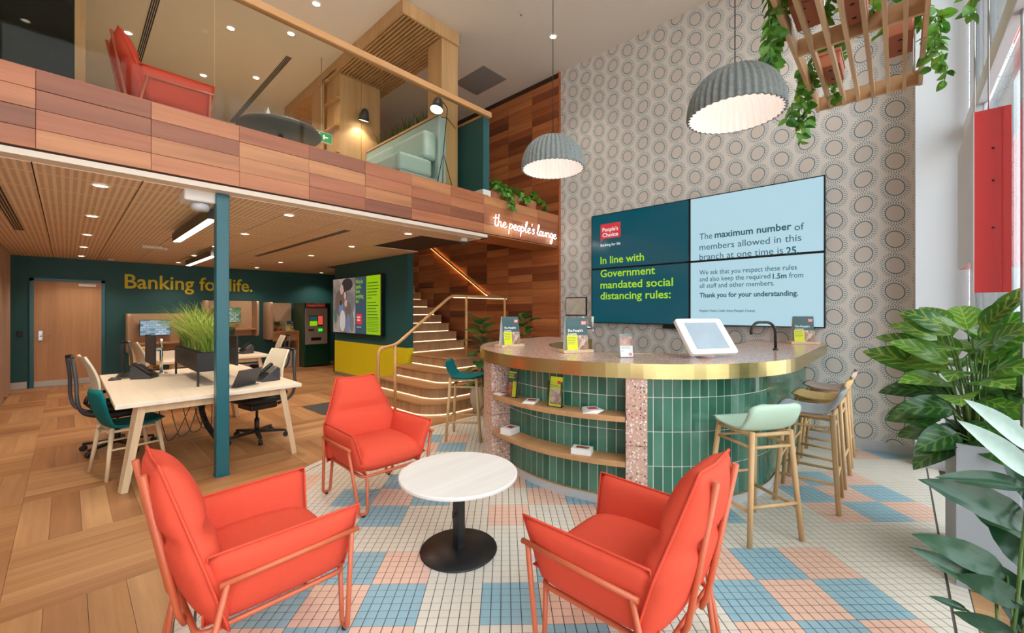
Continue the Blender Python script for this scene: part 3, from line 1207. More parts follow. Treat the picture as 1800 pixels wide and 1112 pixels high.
# sink tap, beer-style taps behind
tp = thing('gooseneck_tap', 'black gooseneck tap rising from the far end of bar top', 'tap', (4.62, .86, 1.1215))
MB().tube(fillet([(0, 0, 0), (0, 0, .20), (-.03, .035, .265), (-.13, .14, .265), (-.16, .17, .20), (-.16, .17, .15)], .06, 6), .013, 10).build('spout', M_['black_metal'], tp)
MB().lathe([(0, 0), (.024, 0), (.024, .012), (.014, .02), (0, .02)], 16).build('base', M_['black_metal'], tp)

dt = thing('drink_taps', 'chrome drink taps with white handles behind the middle card stand', 'tap', (4.56, 2.96, 1.122), R(-47))
MB().lathe([(0, 0), (.05, 0), (.05, .012), (.028, .02), (.028, .17), (0, .18)], 18).build('column', M_['chrome'], dt)
MB().tube([(-.12, 0, .16), (.12, 0, .16)], .022, 12).build('crossbar', M_['chrome'], dt)
for x_ in (-.03, .09):
    hn = MB().tube([(x_, -.03, .17), (x_, -.035, .30)], .012, 10, r1=.018).build('handle', M_['white'], dt)
    MB().tube(fillet([(x_, 0, .16), (x_, -.06, .15), (x_, -.07, .09)], .03, 4), .008, 8).build('spout', M_['chrome'], dt)
bg_ = MB().tube([(-.11, -.025, .215), (-.11, -.012, .215)], .055, 24).build('round_badge', M_['lime'], dt)
MB().box(-.14, -.08, -.028, -.025, .195, .235).build('red_logo', M_['red'], bg_)

# ---------------------------------------------------------------- armchairs
def edge_loop(fn, k=10):
    pts = [fn(i / k, 0)[0] for i in range(k)] + [fn(1, i / k)[0] for i in range(k)] + [fn(1 - i / k, 1)[0] for i in range(k)] + [fn(0, 1 - i / k)[0] for i in range(k)]
    return [Vector(p) for p in pts]


def make_armchair():
    t = thing('armchair', 'x', 'armchair')

    def seat(u, v):
        return ((u - .5) * .54, -.24 + .55 * v, .385 + .012 * math.sin(PI * v) - .018 * v ** 4), (0, 0, 1), .088
    o = MB().pillow(seat, 14, 14, 5.0).build('seat_cushion', M_['coral'], t, merge=True)
    for s in (-1, 1):
        def arm(u, v, s=s):
            z = .30 + v * (.295 + .01 * u)
            lean = .222 + .085 * v + .018 * u * v
            y = -.255 + u * (.545 + .025 * v)
            N = Vector((s * .96, 0, -.25))
            return (s * lean, y, z), N, .058 * (1 - .2 * v)
        a = MB().pillow(arm, 16, 12, 3.2).build('armrest', M_['coral'], t, merge=True)
        MB().tube(edge_loop(arm), .0055, 6, closed=True).build('piping', M_['coral'], a)

    def wid(v):
        return .315 if v < .42 else .315 - (.315 - .17) * ((v - .42) / .58) ** .9

    def back(u, v):
        crease = 1 - .32 * math.exp(-((v - .56) / .045) ** 2)
        y = -.225 - .15 * v
        return ((u - .5) * 2 * wid(v), y + .035 * abs(2 * u - 1) ** 3 * (1 - v), .30 + .625 * v - .012 * (1 - abs(2 * u - 1)) * (v ** 6)), Vector((0, .97, .22)), .105 * crease
    b = MB().pillow(back, 16, 24, 3.0, back=.6).build('backrest', M_['coral'], t, merge=True)
    MB().tube(edge_loop(back, 14), .0055, 6, closed=True).build('piping', M_['coral'], b)
    r = .0115
    f = MB().tube(fillet([(-.245, -.275, .285), (.245, -.275, .285), (.245, .28, .285), (-.245, .28, .285)], .05, 4, True), r, 8, closed=True)
    f.build('seat_frame', M_['coral_metal'], t)
    for s in (-1, 1):
        MB().tube([(s * .10, -.287, .27), (s * .105, -.31, .32), (s * .118, -.415, .89)], r * 1.1, 8).build('back_post', M_['coral_metal'], t)
        MB().tube([(s * .333, -.225, .488), (s * .348, .30, .508)], r, 8).build('arm_rail', M_['coral_metal'], t)
        lg = MB().tube(fillet([(s * .346, .27, .506), (s * .27, .285, .018), (s * .21, .287, .018), (s * .21, .28, .285)], .034, 5), r, 8).build('leg', M_['coral_metal'], t)
        MB().lathe([(0, 0), (.011, 0), (.013, .008), (.013, .018), (0, .018)], 10, (s * .24, .286, -.0)).build('foot', M_['black'], lg)
        lg = MB().tube(fillet([(s * .334, -.20, .488), (s * .305, -.30, .018), (s * .250, -.30, .018), (s * .243, -.265, .285)], .03, 5), r, 8).build('leg', M_['coral_metal'], t)
        MB().lathe([(0, 0), (.011, 0), (.013, .008), (.013, .018), (0, .018)], 10, (s * .278, -.30, -.0)).build('foot', M_['black'], lg)
    return t


AG = 'coral armchairs'
ch = make_armchair()
place(ch, (.605, 2.146, .0045), R(-90), 'coral armchair nearest the parquet, left of the round table', AG)
place(copy_tree(ch), (1.715, 3.11, .0045), R(178), 'coral armchair between round table and stairs, facing the camera', AG)
place(copy_tree(ch), (1.685, .885, .0045), R(0), 'coral armchair with its back posts to the camera near the mint stool', AG)
place(copy_tree(ch), (.68, 5.34, 3.141), R(-86), 'coral armchair up on the mezzanine behind the glass', AG)

# ---------------------------------------------------------------- round table
tb = thing('round_table', 'low round white-topped table on black pedestal', 'table', (1.675, 2.015, .0045))
MB().lathe([(0, .462), (.352, .462), (.365, .466), (.367, .474), (.367, .482), (.363, .487), (0, .487)], 64, sm=False).build('top', M_['table_top'], tb, merge=True)
MB().lathe([(0, 0), (.236, 0), (.240, .005), (.236, .011), (.05, .016), (0, .016)], 56, sm=True).build('base', M_['black_metal'], tb)
MB().box(-.028, .028, -.028, .028, .014, .455).build('post', M_['black_metal'], tb, bevel=.004)
MB().box(-.15, .15, -.03, .03, .45, .462).box(-.03, .03, -.15, .15, .45, .462).build('spider', M_['black_metal'], tb)
k_ = MB().tube([(-.028, 0, .235), (-.046, 0, .235)], .006, 8).build('lever', M_['black'], tb)
MB().tube([(-.046, 0, .215), (-.046, 0, .255)], .006, 8).build('grip', M_['black'], k_)

# ---------------------------------------------------------------- stools
def shell(w, yf, yb, zs, zt, T=.012):
    def fn(u, v):
        # v: front edge -> seat -> up the low back
        if v < .62:
            q = v / .62
            y = yf + (yb + .06 - yf) * q
            z = zs + .014 - .03 * math.sin(PI * min(q * .8, 1)) + (.0 if q < .9 else .01 * (q - .9) / .1)
            ww = w * (.90 + .12 * q)
            N = Vector((0, .05, 1))
        else:
            q = (v - .62) / .38
            a = q * 1.25
            y = yb + .06 - .07 * math.sin(a) - .03 * q
            z = zs + .02 + (zt - zs - .02) * (q ** 1.25)
            ww = w * (1.02 - .05 * q - .30 * max(0, (q - .72) / .28) ** 3)
            N = Vector((0, math.sin(a), math.cos(a)))
        x = (u - .5) * ww
        e = abs(2 * u - 1)
        z += .018 * e ** 3 * (1 - abs(v - .5)) * (1 if v < .62 else .3)
        y += .035 * e ** 2.5 * max(0, (v - .55)) * 2
        if v < .08:
            y -= .03 * e ** 4
        return (x, y, z), N.normalized(), T
    return fn


def make_stool(mat):
    t = thing('bar_stool', 'x', 'bar stool')
    MB().pillow(shell(.41, .20, -.20, .725, .905), 14, 26, 9.0).build('seat', mat, t, merge=True)
    for sx in (-1, 1):
        for sy in (-1, 1):
            MB().tube([(sx * .145, sy * .150 - .01, .715), (sx * .198, sy * .200, .0)], .0185, 10, r1=.016).build('leg', M_['stool_wood'], t)
    def at(sx, sy, z):
        q = 1 - z / .715
        return Vector((sx * (.145 + .053 * q), sy * (.150 + .05 * q) - .01 * (1 - q), z))
    for z, r in ((.695, .014), (.615, .011)):
        for a, b in (((-1, -1), (1, -1)), ((-1, 1), (1, 1)), ((-1, -1), (-1, 1)), ((1, -1), (1, 1))):
            MB().tube([at(*a, z), at(*b, z)], r, 8).build('rail', M_['stool_wood'], t)
    for a, b, z in (((-1, -1), (1, -1), .245), ((-1, 1), (1, 1), .33), ((-1, -1), (-1, 1), .215), ((1, -1), (1, 1), .215)):
        MB().tube([at(*a, z), at(*b, z)], .0115, 8).build('footrest', M_['stool_wood'], t)
    return t


SG = 'bar stools at the counter'
s1 = make_stool(M_['mint_fab'])
place(s1, (3.205, .735, .0045), R(55 - 90), 'pale mint bar stool nearest the camera at curved bar', SG)
for mat, loc, rz, lab in ((M_['blue_fab'], (4.03, .525, .0045), R(2), 'pale blue bar stool beside the mint stool'),
                          (M_['sand_fab'], (4.64, .525, .0045), R(-1), 'sand-yellow bar stool between the blue and rose stools'),
                          (M_['rose_fab'], (5.28, .53, .0045), R(1), 'rose-grey bar stool nearest the patterned wall'),
                          (M_['teal_fab'], (3.235, 3.75, .0045), R(-52 - 90), 'teal bar stool at the left end of bar near the stairs')):
    s = copy_tree(s1)
    for c in s.children:
        if c.name.startswith('seat'):
            c.data = c.data.copy()
            c.data.materials[0] = mat
    place(s, loc, rz, lab, SG)

# ---------------------------------------------------------------- printed stands on the bar
LIME = M_['lime']


def photo_mat(name, cols, scale=9.0):
    t = NT(name)
    v = t.n('ShaderNodeTexVoronoi')
    v.inputs['Scale'].default_value = scale
    t.l(t.obj((1, 1, 1)), v.inputs['Vector'])
    sp = t.n('ShaderNodeSeparateColor')
    t.l(v.outputs['Color'], sp.inputs[0])
    n = t.noise(t.obj(), scale * 2.2, 3)
    t.set(t.ramp(t.math('ADD', t.math('MULTIPLY', sp.outputs[0], .55), t.math('MULTIPLY', n, .45)), [lin(c) for c in cols]), .5)
    return t.m


M_['ph_person'] = photo_mat('portrait_print', [(96, 66, 50), (150, 112, 90), (206, 184, 170), (226, 216, 208)], 26)
M_['ph_food'] = photo_mat('cafe_photo_print', [(40, 24, 18), (130, 60, 36), (190, 110, 70), (226, 190, 160)], 30)
M_['white_txt'] = plain('white_print', (240, 240, 236), .5, var=.01)
M_['lime_txt'] = plain('lime_lettering', (200, 214, 30), .5, var=.01)
M_['teal_txt'] = plain('dark_teal_lettering', (20, 70, 80), .5, var=.01)


def flat(x0, x1, z0, z1, y, name, mat, parent):
    return MB().box(x0, x1, y - .0006, y, z0, z1).build(name, mat, parent)


XZ = lambda x, y, z: Matrix.Translation((x, y, z)) @ Matrix.Rotation(PI / 2, 4, 'X')


def aframe(loc, rz, label, w=.15, h=.215):
    """A-shaped card stand in a wooden foot, print facing local -y"""
    t = thing('menu_stand', label, 'card stand', loc, rz, 'printed stands on the bar top')
    MB().box(-w * .70, w * .70, -.068, .068, 0, .026).build('wood_base', M_['pale_wood'], t, bevel=.002)
    tilt = R(-8)
    c = MB().box(-w / 2, w / 2, -.0015, .0015, 0, h).build('card', M_['print_teal'], t)
    c.location = (0, -.048, .024)
    c.rotation_euler = (tilt, 0, 0)
    flat(-w / 2, 0.0, 0, h * .46, -.0018, 'lime_panel', LIME, c)
    flat(0.0, w / 2, 0, h * .46, -.0018, 'portrait_panel', M_['ph_person'], c)
    flat(w * .22, w * .43, h * .78, h * .90, -.0018, 'red_logo', M_['red'], c)
    text('lettering', "People's\nChoice", .014, M_['white_txt'], c, XZ(w * .235, -.0026, h * .85), bold=.0003, ext=.0001)
    text('lettering', "The People's\nLounge", .029, M_['white_txt'], c, XZ(-w * .44, -.0026, h * .57), bold=.0006, ext=.0001)
    text_lines(c, XZ(-w * .46, -.0022, h * .40), [w * .38, w * .40, w * .36, w * .40, w * .30], h * .05, M_['teal_txt'], .22)
    b = MB().box(-w / 2, w / 2, -.0015, .0015, 0, h).build('card_back', M_['paper'], t)
    b.location = (0, .048, .024)
    b.rotation_euler = (R(8), 0, 0)
    return t


def on_bar(x_, y_):
    """point on the bar top under a picture position"""
    t = (1.5 - 1.1215) / ((y_ - 545.4) / 729.4)
    a = (x_ - 900) / 729.4
    return (t * (_F[0] + a * _F[1]), t * (_F[1] - a * _F[0]), 1.1225)


FACE = R(42.964 - 90)       # turned to face the camera
aframe(on_bar(1012, 619), FACE + R(16), 'card stand in the middle of bar top, wooden foot', .205, .29)
aframe(on_bar(896, 609), FACE + R(36), 'card stand at the left end of bar top near stairs', .205, .29)
aframe(on_bar(1411, 604), FACE - R(12), 'card stand at the far right end of bar by the tap', .205, .29)
t = thing('leaflet_holder', 'slim clear leaflet holder with cafe photo on bar top', 'leaflet holder', on_bar(1102, 628), FACE + R(4))
c = MB().box(-.052, .052, -.001, .001, .004, .185).build('leaflet', M_['paper'], t, rot=(R(-10), 0, 0))
flat(-.052, .052, .094, .168, -.0012, 'photo_panel', M_['ph_food'], c)
flat(-.052, .052, .168, .185, -.0012, 'header', M_['print_teal'], c)
text_lines(c, XZ(-.044, -.0016, .086), [.072, .078], .011, M_['teal_txt'])
text_lines(c, XZ(-.044, -.0016, .052), [.02], .011, M_['teal_txt'])
flat(.018, .044, .014, .036, -.0012, 'red_logo', M_['red'], c)
MB().box(-.055, .055, -.006, -.003, 0, .19, M=Matrix.Rotation(R(-10), 4, 'X')).box(-.055, .055, -.02, .04, 0, .004).build('holder', M_['acrylic'], t)

# tablet on stand
tpos = on_bar(1240, 627)
t = thing('tablet_kiosk', 'white tablet kiosk tilted on the bar top', 'tablet', tpos, FACE + R(16))
MB().lathe([(0, 0), (.072, 0), (.074, .006), (.06, .02), (.045, .03), (.04, .06), (0, .06)], 28).build('foot', M_['white'], t)
Mt = Matrix.Translation((0, .0, .165)) @ Matrix.Rotation(R(-38), 4, 'X') @ Matrix.Scale(1.5, 4)
pts = fillet([(-.15, -.115, 0), (.15, -.115, 0), (.15, .115, 0), (-.15, .115, 0)], .02, 4, True)
cs = MB().prism([(p.x, p.y) for p in pts], -.012, .012, M=Matrix.Rotation(R(90), 4, 'X')).build('case', plain('white_gloss_case', (240, 240, 240), .25, var=.01), t, bevel=.004)
cs.matrix_basis = Mt
sc = MB().box(-.105, .105, -.0135, -.012, -.085, .085).build('screen', plain('tablet_reflection_grey', (158, 174, 186), .3, var=.25, scale=6), t)  # grey window reflection is put into the screen colour
sc.matrix_basis = Mt

# literature on the alcove shelves
def shelf_pt(ph, z, r=1.46):
    p = bp(r, ph, z)
    return (p.x, p.y, p.z)


def booklet_holder(ph, z, label, teal):
    t = thing('brochure_holder', label, 'brochure holder', shelf_pt(ph, z), ph - PI / 2 + (R(18) if teal else R(4)), 'brochure holders on the bar shelves')
    c = MB().box(-.052, .052, -.012, 0, .004, .235).build('brochure', M_['print_teal'] if teal else LIME, t, rot=(R(-9), 0, 0))
    if teal:
        text_lines(c, XZ(-.046, -.0130, .222), [.085, .06, .066], .022, M_['lime_txt'], .6)
        flat(-.052, .01, .004, .125, -.0122, 'photo_panel', M_['ph_food'], c)
        flat(.01, .052, .004, .14, -.0122, 'lime_panel', LIME, c)
    else:
        flat(-.044, .05, .02, .14, -.0122, 'photo_panel', M_['ph_person'], c)
        text_lines(c, XZ(-.046, -.0130, .170), [.07, .085], .013, M_['teal_txt'])
        flat(.012, .04, .178, .205, -.0122, 'red_logo', M_['red'], c)
    MB().box(-.058, .058, -.022, -.018, 0, .2, M=Matrix.Rotation(R(-9), 4, 'X')).box(.058, .061, -.02, .03, 0, .2).box(-.061, -.058, -.02, .03, 0, .2).box(-.06, .06, -.02, .03, 0, .004).build('holder', M_['acrylic'], t)


booklet_holder(R(-14), .736, 'teal and yellow brochure holder on upper bar shelf', True)
booklet_holder(R(6), .736, 'yellow-topped brochure holder on upper bar shelf', False)


def cards(ph, z, n, w, d, label, fan=0.0, r=1.46, rz=0.0):
    t = thing('card_stack', label, 'cards', shelf_pt(ph, z, r), ph - PI / 2 + rz, 'printed cards on the bar shelves')
    for k in range(n):
        a = fan * (k - n / 2)
        o = MB().box(-w / 2, w / 2, -d / 2, d / 2, k * .006, k * .006 + .0055).build('card', M_['paper'], t, rot=(0, 0, a), loc=(a * .06, 0, 0))
    flat_ = MB().box(-w * .3, w * .35, -d * .2, d * .25, n * .006 - .0004, n * .006 + .0004).build('print', M_['ph_food'] if fan == 0 else M_['red'], t)


cards(R(-20), .736, 2, .10, .15, 'thin card pile at the left of upper bar shelf', .05, rz=R(20))
cards(R(-3.5), .736, 3, .105, .15, 'small card pile between two brochure holders', .06, rz=R(30))
cards(R(18), .736, 4, .11, .14, 'fanned leaflets at the right of upper bar shelf', .14, rz=R(35))
cards(R(-15), .411, 9, .105, .145, 'tall card stack at the left of lower bar shelf', 0, rz=R(20))
cards(R(15), .411, 7, .15, .105, 'card stack at the right of lower bar shelf', 0, rz=R(6))

# ---------------------------------------------------------------- points on planes of the room
def ray(x_, y_):
    a = (x_ - 900) / 729.4
    return Vector((_F[0] + a * _F[1], _F[1] - a * _F[0], (545.4 - y_) / 729.4))


CAM = Vector((0, 0, 1.5))
on_x = lambda x_, y_, X: CAM + ray(x_, y_) * (X / ray(x_, y_).x)
on_y = lambda x_, y_, Y: CAM + ray(x_, y_) * (Y / ray(x_, y_).y)
on_z = lambda x_, y_, Z: CAM + ray(x_, y_) * ((Z - 1.5) / ray(x_, y_).z)
at_d = lambda x_, y_, d: CAM + ray(x_, y_) * d


def fit_text(name, body, size, width, mat, parent, M, bold=0.0, ext=.0004, spacing=1.0, label=None):
    o = text(name, body, size, mat, parent, M, bold=bold, ext=ext, spacing=spacing, label=label)
    xs_ = [v.co.x for v in o.data.vertices]
    k = width / (max(xs_) - min(xs_))
    o.data.transform(Matrix.Diagonal((k, 1, 1, 1)) @ Matrix.Translation((-min(xs_), 0, 0)))
    return o


# ---------------------------------------------------------------- video wall
XS = XW - .075
YL, YR_, ZB, ZTOP = 3.655, .603, 1.298, 3.028
tv = thing('video_wall', 'large four-panel video wall on the patterned wallpaper', 'video wall', (XW, (YL + YR_) / 2, (ZB + ZTOP) / 2))
tv0 = Vector(tv.location)
scr_teal = NT('screen_teal')
scr_teal.set((0.004, .03, .04, 1), .12)
scr_teal.b.inputs['Emission Color'].default_value = lin((6, 72, 86))
scr_teal.b.inputs['Emission Strength'].default_value = 1.0
scr_blue = NT('screen_pale_blue')
scr_blue.set((.05, .06, .06, 1), .12)
scr_blue.b.inputs['Emission Color'].default_value = lin((178, 216, 230))
scr_blue.b.inputs['Emission Strength'].default_value = 1.0
e_lime = emit('screen_lime_text', lin((170, 222, 20)), 1.0)
e_white = emit('screen_white_text', lin((230, 240, 240)), 1.0)
e_dark = emit('screen_dark_text', lin((24, 82, 96)), 1.0)
e_red = emit('screen_red_logo', lin((214, 42, 52)), 1.0)
M_['bezel'] = plain('screen_bezel', (16, 17, 18), .35)
ym, zm = (YL + YR_) / 2 - .035, (ZB + ZTOP) / 2
panels = {}
for nm, y0, y1, mt in (('L', ym, YL, scr_teal.m), ('R', YR_, ym, scr_blue.m)):
    for nz, z0, z1 in (('T', zm, ZTOP), ('B', ZB, zm)):
        p = MB().box(XS - tv0.x, 0, y0 - tv0.y + .0015, y1 - tv0.y - .0015, z0 - tv0.z + .0015, z1 - tv0.z - .0015).build('display_panel', M_['bezel'], tv)
        MB().box(XS - tv0.x - .001, XS - tv0.x, y0 - tv0.y + .014, y1 - tv0.y - .014, z0 - tv0.z + .014, z1 - tv0.z - .014).build('picture', mt, p)
        panels[nm + nz] = p
MB().box(-.06, -.0, (1168 - 1168), .30, -.92, -.865).build('sound_bar', M_['black'], tv, loc=(0, .05, 0))


def tvtext(body, x0, y0, x1, size, mat, panel, bold=0.0):
    P = on_x(x0, y0, XS - .0022)
    w = abs(P.y - on_x(x1, y0, XS - .0022).y)
    fit_text('lettering', body, size, w, mat, panel, frame(P - tv0, (0, -1, 0), (0, 0, 1)), bold=bold, ext=.0002)


LT, LB, RT_, RB = panels['LT'], panels['LB'], panels['RT'], panels['RB']
tvtext('In line with', 1055.5, 464, 1132, .165, e_lime, LT, .0022)
tvtext('Government', 1055.5, 487, 1151.5, .165, e_lime, LB, .0022)
tvtext('mandated social', 1055.5, 507, 1183, .165, e_lime, LB, .0022)
tvtext('distancing rules:', 1055.5, 526, 1179, .165, e_lime, LB, .0022)
a, b = on_x(1055.7, 396, XS - .002), on_x(1090.7, 418, XS - .002)
yl, yr, zt_, zb_ = a.y - tv0.y, b.y - tv0.y, on_x(1055.7, 395, XS).z - tv0.z, on_x(1055.7, 420.5, XS).z - tv0.z
MB().prism([(-yl, zb_ - .055), (-yl + .05, zb_), (-yr, zb_), (-yr, zt_), (-yl, zt_)], 0, .001, M=frame((XS - .0012 - tv0.x, 0, 0), (0, -1, 0), (0, 0, 1))).build('red_logo', e_red, LT)
tvtext("People's", 1059, 407.5, 1086.5, .085, e_white, LT, .0016)
tvtext('Choice', 1059, 417, 1086.5, .085, e_white, LT, .0016)
tvtext('Banking for life', 1055.7, 433.5, 1090.7, .058, e_white, LT, .0008)
TH = .118
tvtext('The', 1229.6, 421.3, 1252, TH, e_dark, RT_)
tvtext('maximum number', 1256.2, 418, 1391.3, TH, e_dark, RT_, .0026)
tvtext('of', 1396.5, 405, 1413.5, TH, e_dark, RT_)
tvtext('members allowed in this', 1229.6, 439.7, 1408.6, TH, e_dark, RT_)
tvtext('branch at one time is', 1229.6, 457.0, 1376.4, TH, e_dark, RT_)
tvtext('25.', 1382, 446.5, 1404, TH, e_dark, RT_, .0026)
TS = .088
tvtext('We ask that you respect these rules', 1229.6, 482.9, 1400.9, TS, e_dark, RB, .0003)
tvtext('and also keep the required', 1229.6, 494.6, 1354, TS, e_dark, RB, .0003)
tvtext('1.5m', 1358.3, 489.6, 1382.7, TS, e_dark, RB, .0022)
tvtext('from', 1387, 488.2, 1412, TS, e_dark, RB, .0003)
tvtext('all staff and other members.', 1229.6, 506, 1361, TS, e_dark, RB, .0003)
tvtext('Thank you for your understanding.', 1229.6, 522.6, 1403, TS, e_dark, RB, .0022)
tvtext("People's Choice Credit Union (People's Choice).", 1229.6, 547.8, 1328, .045, e_dark, RB, .0006)

o = thing('wall_plaque', 'small framed marble-look plaque beside the video wall', 'picture', (XW, 3.99, 1.57))
MB().box(-.03, 0, -.21, .21, -.155, .155).build('frame', M_['clad_back'], o, bevel=.003)
t_ = NT('marble_print')
t_.set(t_.ramp(t_.noise(t_.obj((1, 3, 3)), 3.0, 6, .7), [lin((150, 138, 122)), lin((206, 196, 180)), lin((232, 226, 214))]), .35)
MB().box(-.034, -.03, -.195, .195, -.14, .14).build('panel', t_.m, o)

# ---------------------------------------------------------------- pendants
def pendant(loc, label):
    t = thing('pendant_lamp', label, 'pendant lamp', loc, 0, 'ribbed felt pendant lamps')
    H_, R0, n = .315, .30, 40

    def dome(off, inner):
        def f(u, v):
            w = 2 * PI * u
            a = v * PI / 2
            r = R0 * (math.sin(a) ** .86) * (1.0 if v > .02 else 1)
            z = H_ * (math.cos(a) ** .9 if a < PI / 2 else 0)
            rib = (.008 * math.cos(n * w) * min(1, r / .1))
            k = 1 - off / R0
            return Vector(((r + rib) * k * math.cos(w), (r + rib) * k * math.sin(w), z * k))
        return f
    o = MB().grid(dome(0, False), n * 6, 16).build('shade', M_['felt'], t, merge=True)
    o = MB().grid(dome(.012, True), n * 6, 16).build('lining', M_['felt_in'], t, merge=True)
    MB().grid(lambda u, v: (lambda r: Vector((r * math.cos(2 * PI * u), r * math.sin(2 * PI * u), 0)))((R0 + .008 * math.cos(n * 2 * PI * u)) * (1 - .04 * v)), n * 6, 1).build('rim', M_['felt'], t, merge=True)
    MB().tube([(0, 0, H_ - .01), (0, 0, ZT - loc[2])], .0035, 6).build('cord', M_['black'], t)
    MB().lathe([(0, 0), (.022, 0), (.022, .05), (0, .05)], 14, (0, 0, H_ - .062)).build('socket', M_['black'], t)
    MB().lathe([(0, -.05), (.025, -.04), (.034, -.015), (.03, .012), (.015, .03), (0, .03)], 16, (0, 0, H_ - .09)).build('bulb', M_['bulb_on'], t)
    MB().lathe([(0, 0), (.055, 0), (.055, -.02), (0, -.02)], 20, (0, 0, ZT - loc[2])).build('ceiling_rose', M_['black'], t)
    point(t, (0, 0, .10), 1.6, (1.0, .94, .88), .05)
    return t


pendant((3.20, 2.44, 2.86), 'farther ribbed grey felt pendant lamp, hanging before the cedar wall')
pendant((3.115, .818, 2.83), 'nearer ribbed grey felt pendant lamp beside the hanging planters')

# ---------------------------------------------------------------- downlights, slots, devices
def downlight_proto():
    t = thing('downlight', 'x', 'downlight')
    MB().lathe([(.062, 0), (.062, -.006), (.048, -.008), (.045, 0)], 24).build('trim', M_['white'], t)
    MB().lathe([(0, -.003), (.046, -.003), (.046, .0), (0, .0)], 24).build('lens', M_['lamp_on'], t)
    return t


dl = downlight_proto()
first = True
LOW = [(x, y) for x in (.195, 1.665, 3.18) for y in (4.90, 6.55, 8.20, 9.85, 11.50) if not (x > 3.1 and y < 4.9)] + [(4.83, 11.74)]
for i, (x, y) in enumerate(LOW):
    d = dl if first else copy_tree(dl)
    first = False
    for c in list(d.children):
        if c.type == 'LIGHT':
            bpy.data.objects.remove(c)
    place(d, (x, y, ZC - .001), 0, 'round recessed downlight in the slotted timber ceiling', 'downlights under the mezzanine')
    spot(d, (0, 0, -.02), 62, WARM, 125, .7, .05)
UP = [(2.31, 5.78), (1.65, 7.2), (2.30, 6.68), (1.65, 9.0), (2.31, 8.4), (.63, 8.45), (5.04, 3.84), (5.0, 1.2), (3.2, 3.84), (3.2, 1.2), (1.4, 3.84), (1.4, 1.2), (-.4, 3.84), (-.4, 1.2)]  # the last entries are unseen lamps, added to light the high room
for x, y in UP:
    d = copy_tree(dl)
    for c in list(d.children):
        if c.type == 'LIGHT':
            bpy.data.objects.remove(c)
    lab = 'unseen downlight added in the high ceiling to light the room' if y < 4.3 else 'recessed downlight in the mezzanine ceiling behind the glass'
    place(d, (x, y, ZT - .001), 0, lab, 'downlights in the high ceiling' if y < 4.3 else 'downlights above the mezzanine')
    spot(d, (0, 0, -.02), 50 if y < 4.3 else 130, NEUT if y < 4.3 else WARM, 95 if y < 4.3 else 110, .6, .06)


def slot_vent(x, y0, y1, z, label, n=4):
    t = thing('slot_diffuser', label, 'air vent', (x, (y0 + y1) / 2, z), 0, 'linear slot diffusers')
    L = (y1 - y0) / 2
    w = .022
    MB().box(-n * w / 2 - .01, n * w / 2 + .01, -L, L, -.003, .0).build('plate', M_['ceil'] if z > 3 else M_['perf'], t)
    for k in range(n):
        x_ = (-n / 2 + k) * w
        MB().box(x_ + .004, x_ + w - .003, -L + .01, L - .01, -.0045, -.003).build('slot', M_['black'], t)


slot_vent(-.42, 5.5, 8.4, ZC, 'black slot diffuser in timber ceiling at far left')
slot_vent(2.505, 5.25, 9.1, ZC, 'black slot diffuser running down the timber ceiling')
slot_vent(.815, 6.4, 9.9, ZT, 'slot diffuser in mezzanine ceiling behind the coral chair')
slot_vent(2.49, 7.3, 10.8, ZT, 'slot diffuser in mezzanine ceiling beside the timber canopy')


def linear_lamp(x, y0, y1, label):
    t = thing('linear_lamp', label, 'ceiling lamp', (x, (y0 + y1) / 2, 2.40), 0, 'linear black ceiling lamps')
    L = (y1 - y0) / 2
    MB().box(-.045, .045, -L, L, 0, .10).build('housing', M_['black_metal'], t, bevel=.003)
    MB().box(-.036, .036, -L + .012, L - .012, -.003, .0).build('diffuser', M_['lin_on'], t)
    for s in (-1, 1):
        MB().tube([(0, s * L * .8, .10), (0, s * L * .8, ZC - 2.40)], .004, 6).build('hanger', M_['black'], t)


linear_lamp(.985, 4.95, 6.94, 'long black linear lamp hung over the front desk')
linear_lamp(1.665, 8.3, 10.45, 'long black linear lamp hung over the rear desk')
t = thing('ceiling_projector', 'white projector unit hung beside the teal column', 'projector', (.80, 4.60, 2.50))
MB().box(-.11, .12, -.10, .14, -.04, .06).build('body', M_['white'], t, bevel=.015)
MB().lathe([(0, 0), (.06, 0), (.075, .03), (.07, .06), (0, .065)], 20, (.02, 0, -.105)).build('lens_housing', M_['grey_skirt'], t)
t = thing('emergency_light', 'white emergency light unit on the timber ceiling', 'emergency light', (.98, 8.9, ZC))
MB().box(-.16, .10, -.06, .06, -.045, 0).build('body', M_['white'], t, bevel=.008)
MB().lathe([(0, 0), (.045, .0), (.04, .035), (.02, .05), (0, .05)], 16, (.13, 0, -.05)).build('head', M_['white'], t)
t = thing('dome_camera', 'white dome camera under the soffit near the neon sign', 'camera', (3.93, 4.62, 2.548))
MB().lathe([(0, 0), (.055, 0), (.052, -.05), (0, -.05)], 20).build('housing', M_['white'], t)
MB().lathe([(.04, -.05), (.036, -.072), (.02, -.088), (0, -.092)], 16).build('dome', M_['grey_pl'], t)
t = thing('smoke_detector', 'small smoke detector on timber ceiling near the door', 'smoke detector', (.62, 11.7, ZC))
MB().lathe([(0, 0), (.055, 0), (.05, -.03), (.02, -.045), (0, -.045)], 18).build('body', M_['white'], t)
for loc, lab in (((4.33, 3.86, ZT), 'small sprinkler head in the high ceiling'), ((2.95, 4.75, ZC), 'small sprinkler head under the mezzanine')):
    t = thing('sprinkler', lab, 'sprinkler', loc)
    MB().lathe([(0, 0), (.02, 0), (.02, -.006), (.006, -.01), (.006, -.03), (.014, -.032), (.014, -.036), (0, -.036)], 12).build('head', M_['chrome'], t)
t = MB().box(4.83, 5.40, 5.16, 5.95, ZT - .006, ZT + .01).build('ceiling_hatch', plain('grey_hatch', (150, 146, 142), .6))
tag(t, 'grey access panel set in the high ceiling', 'hatch')

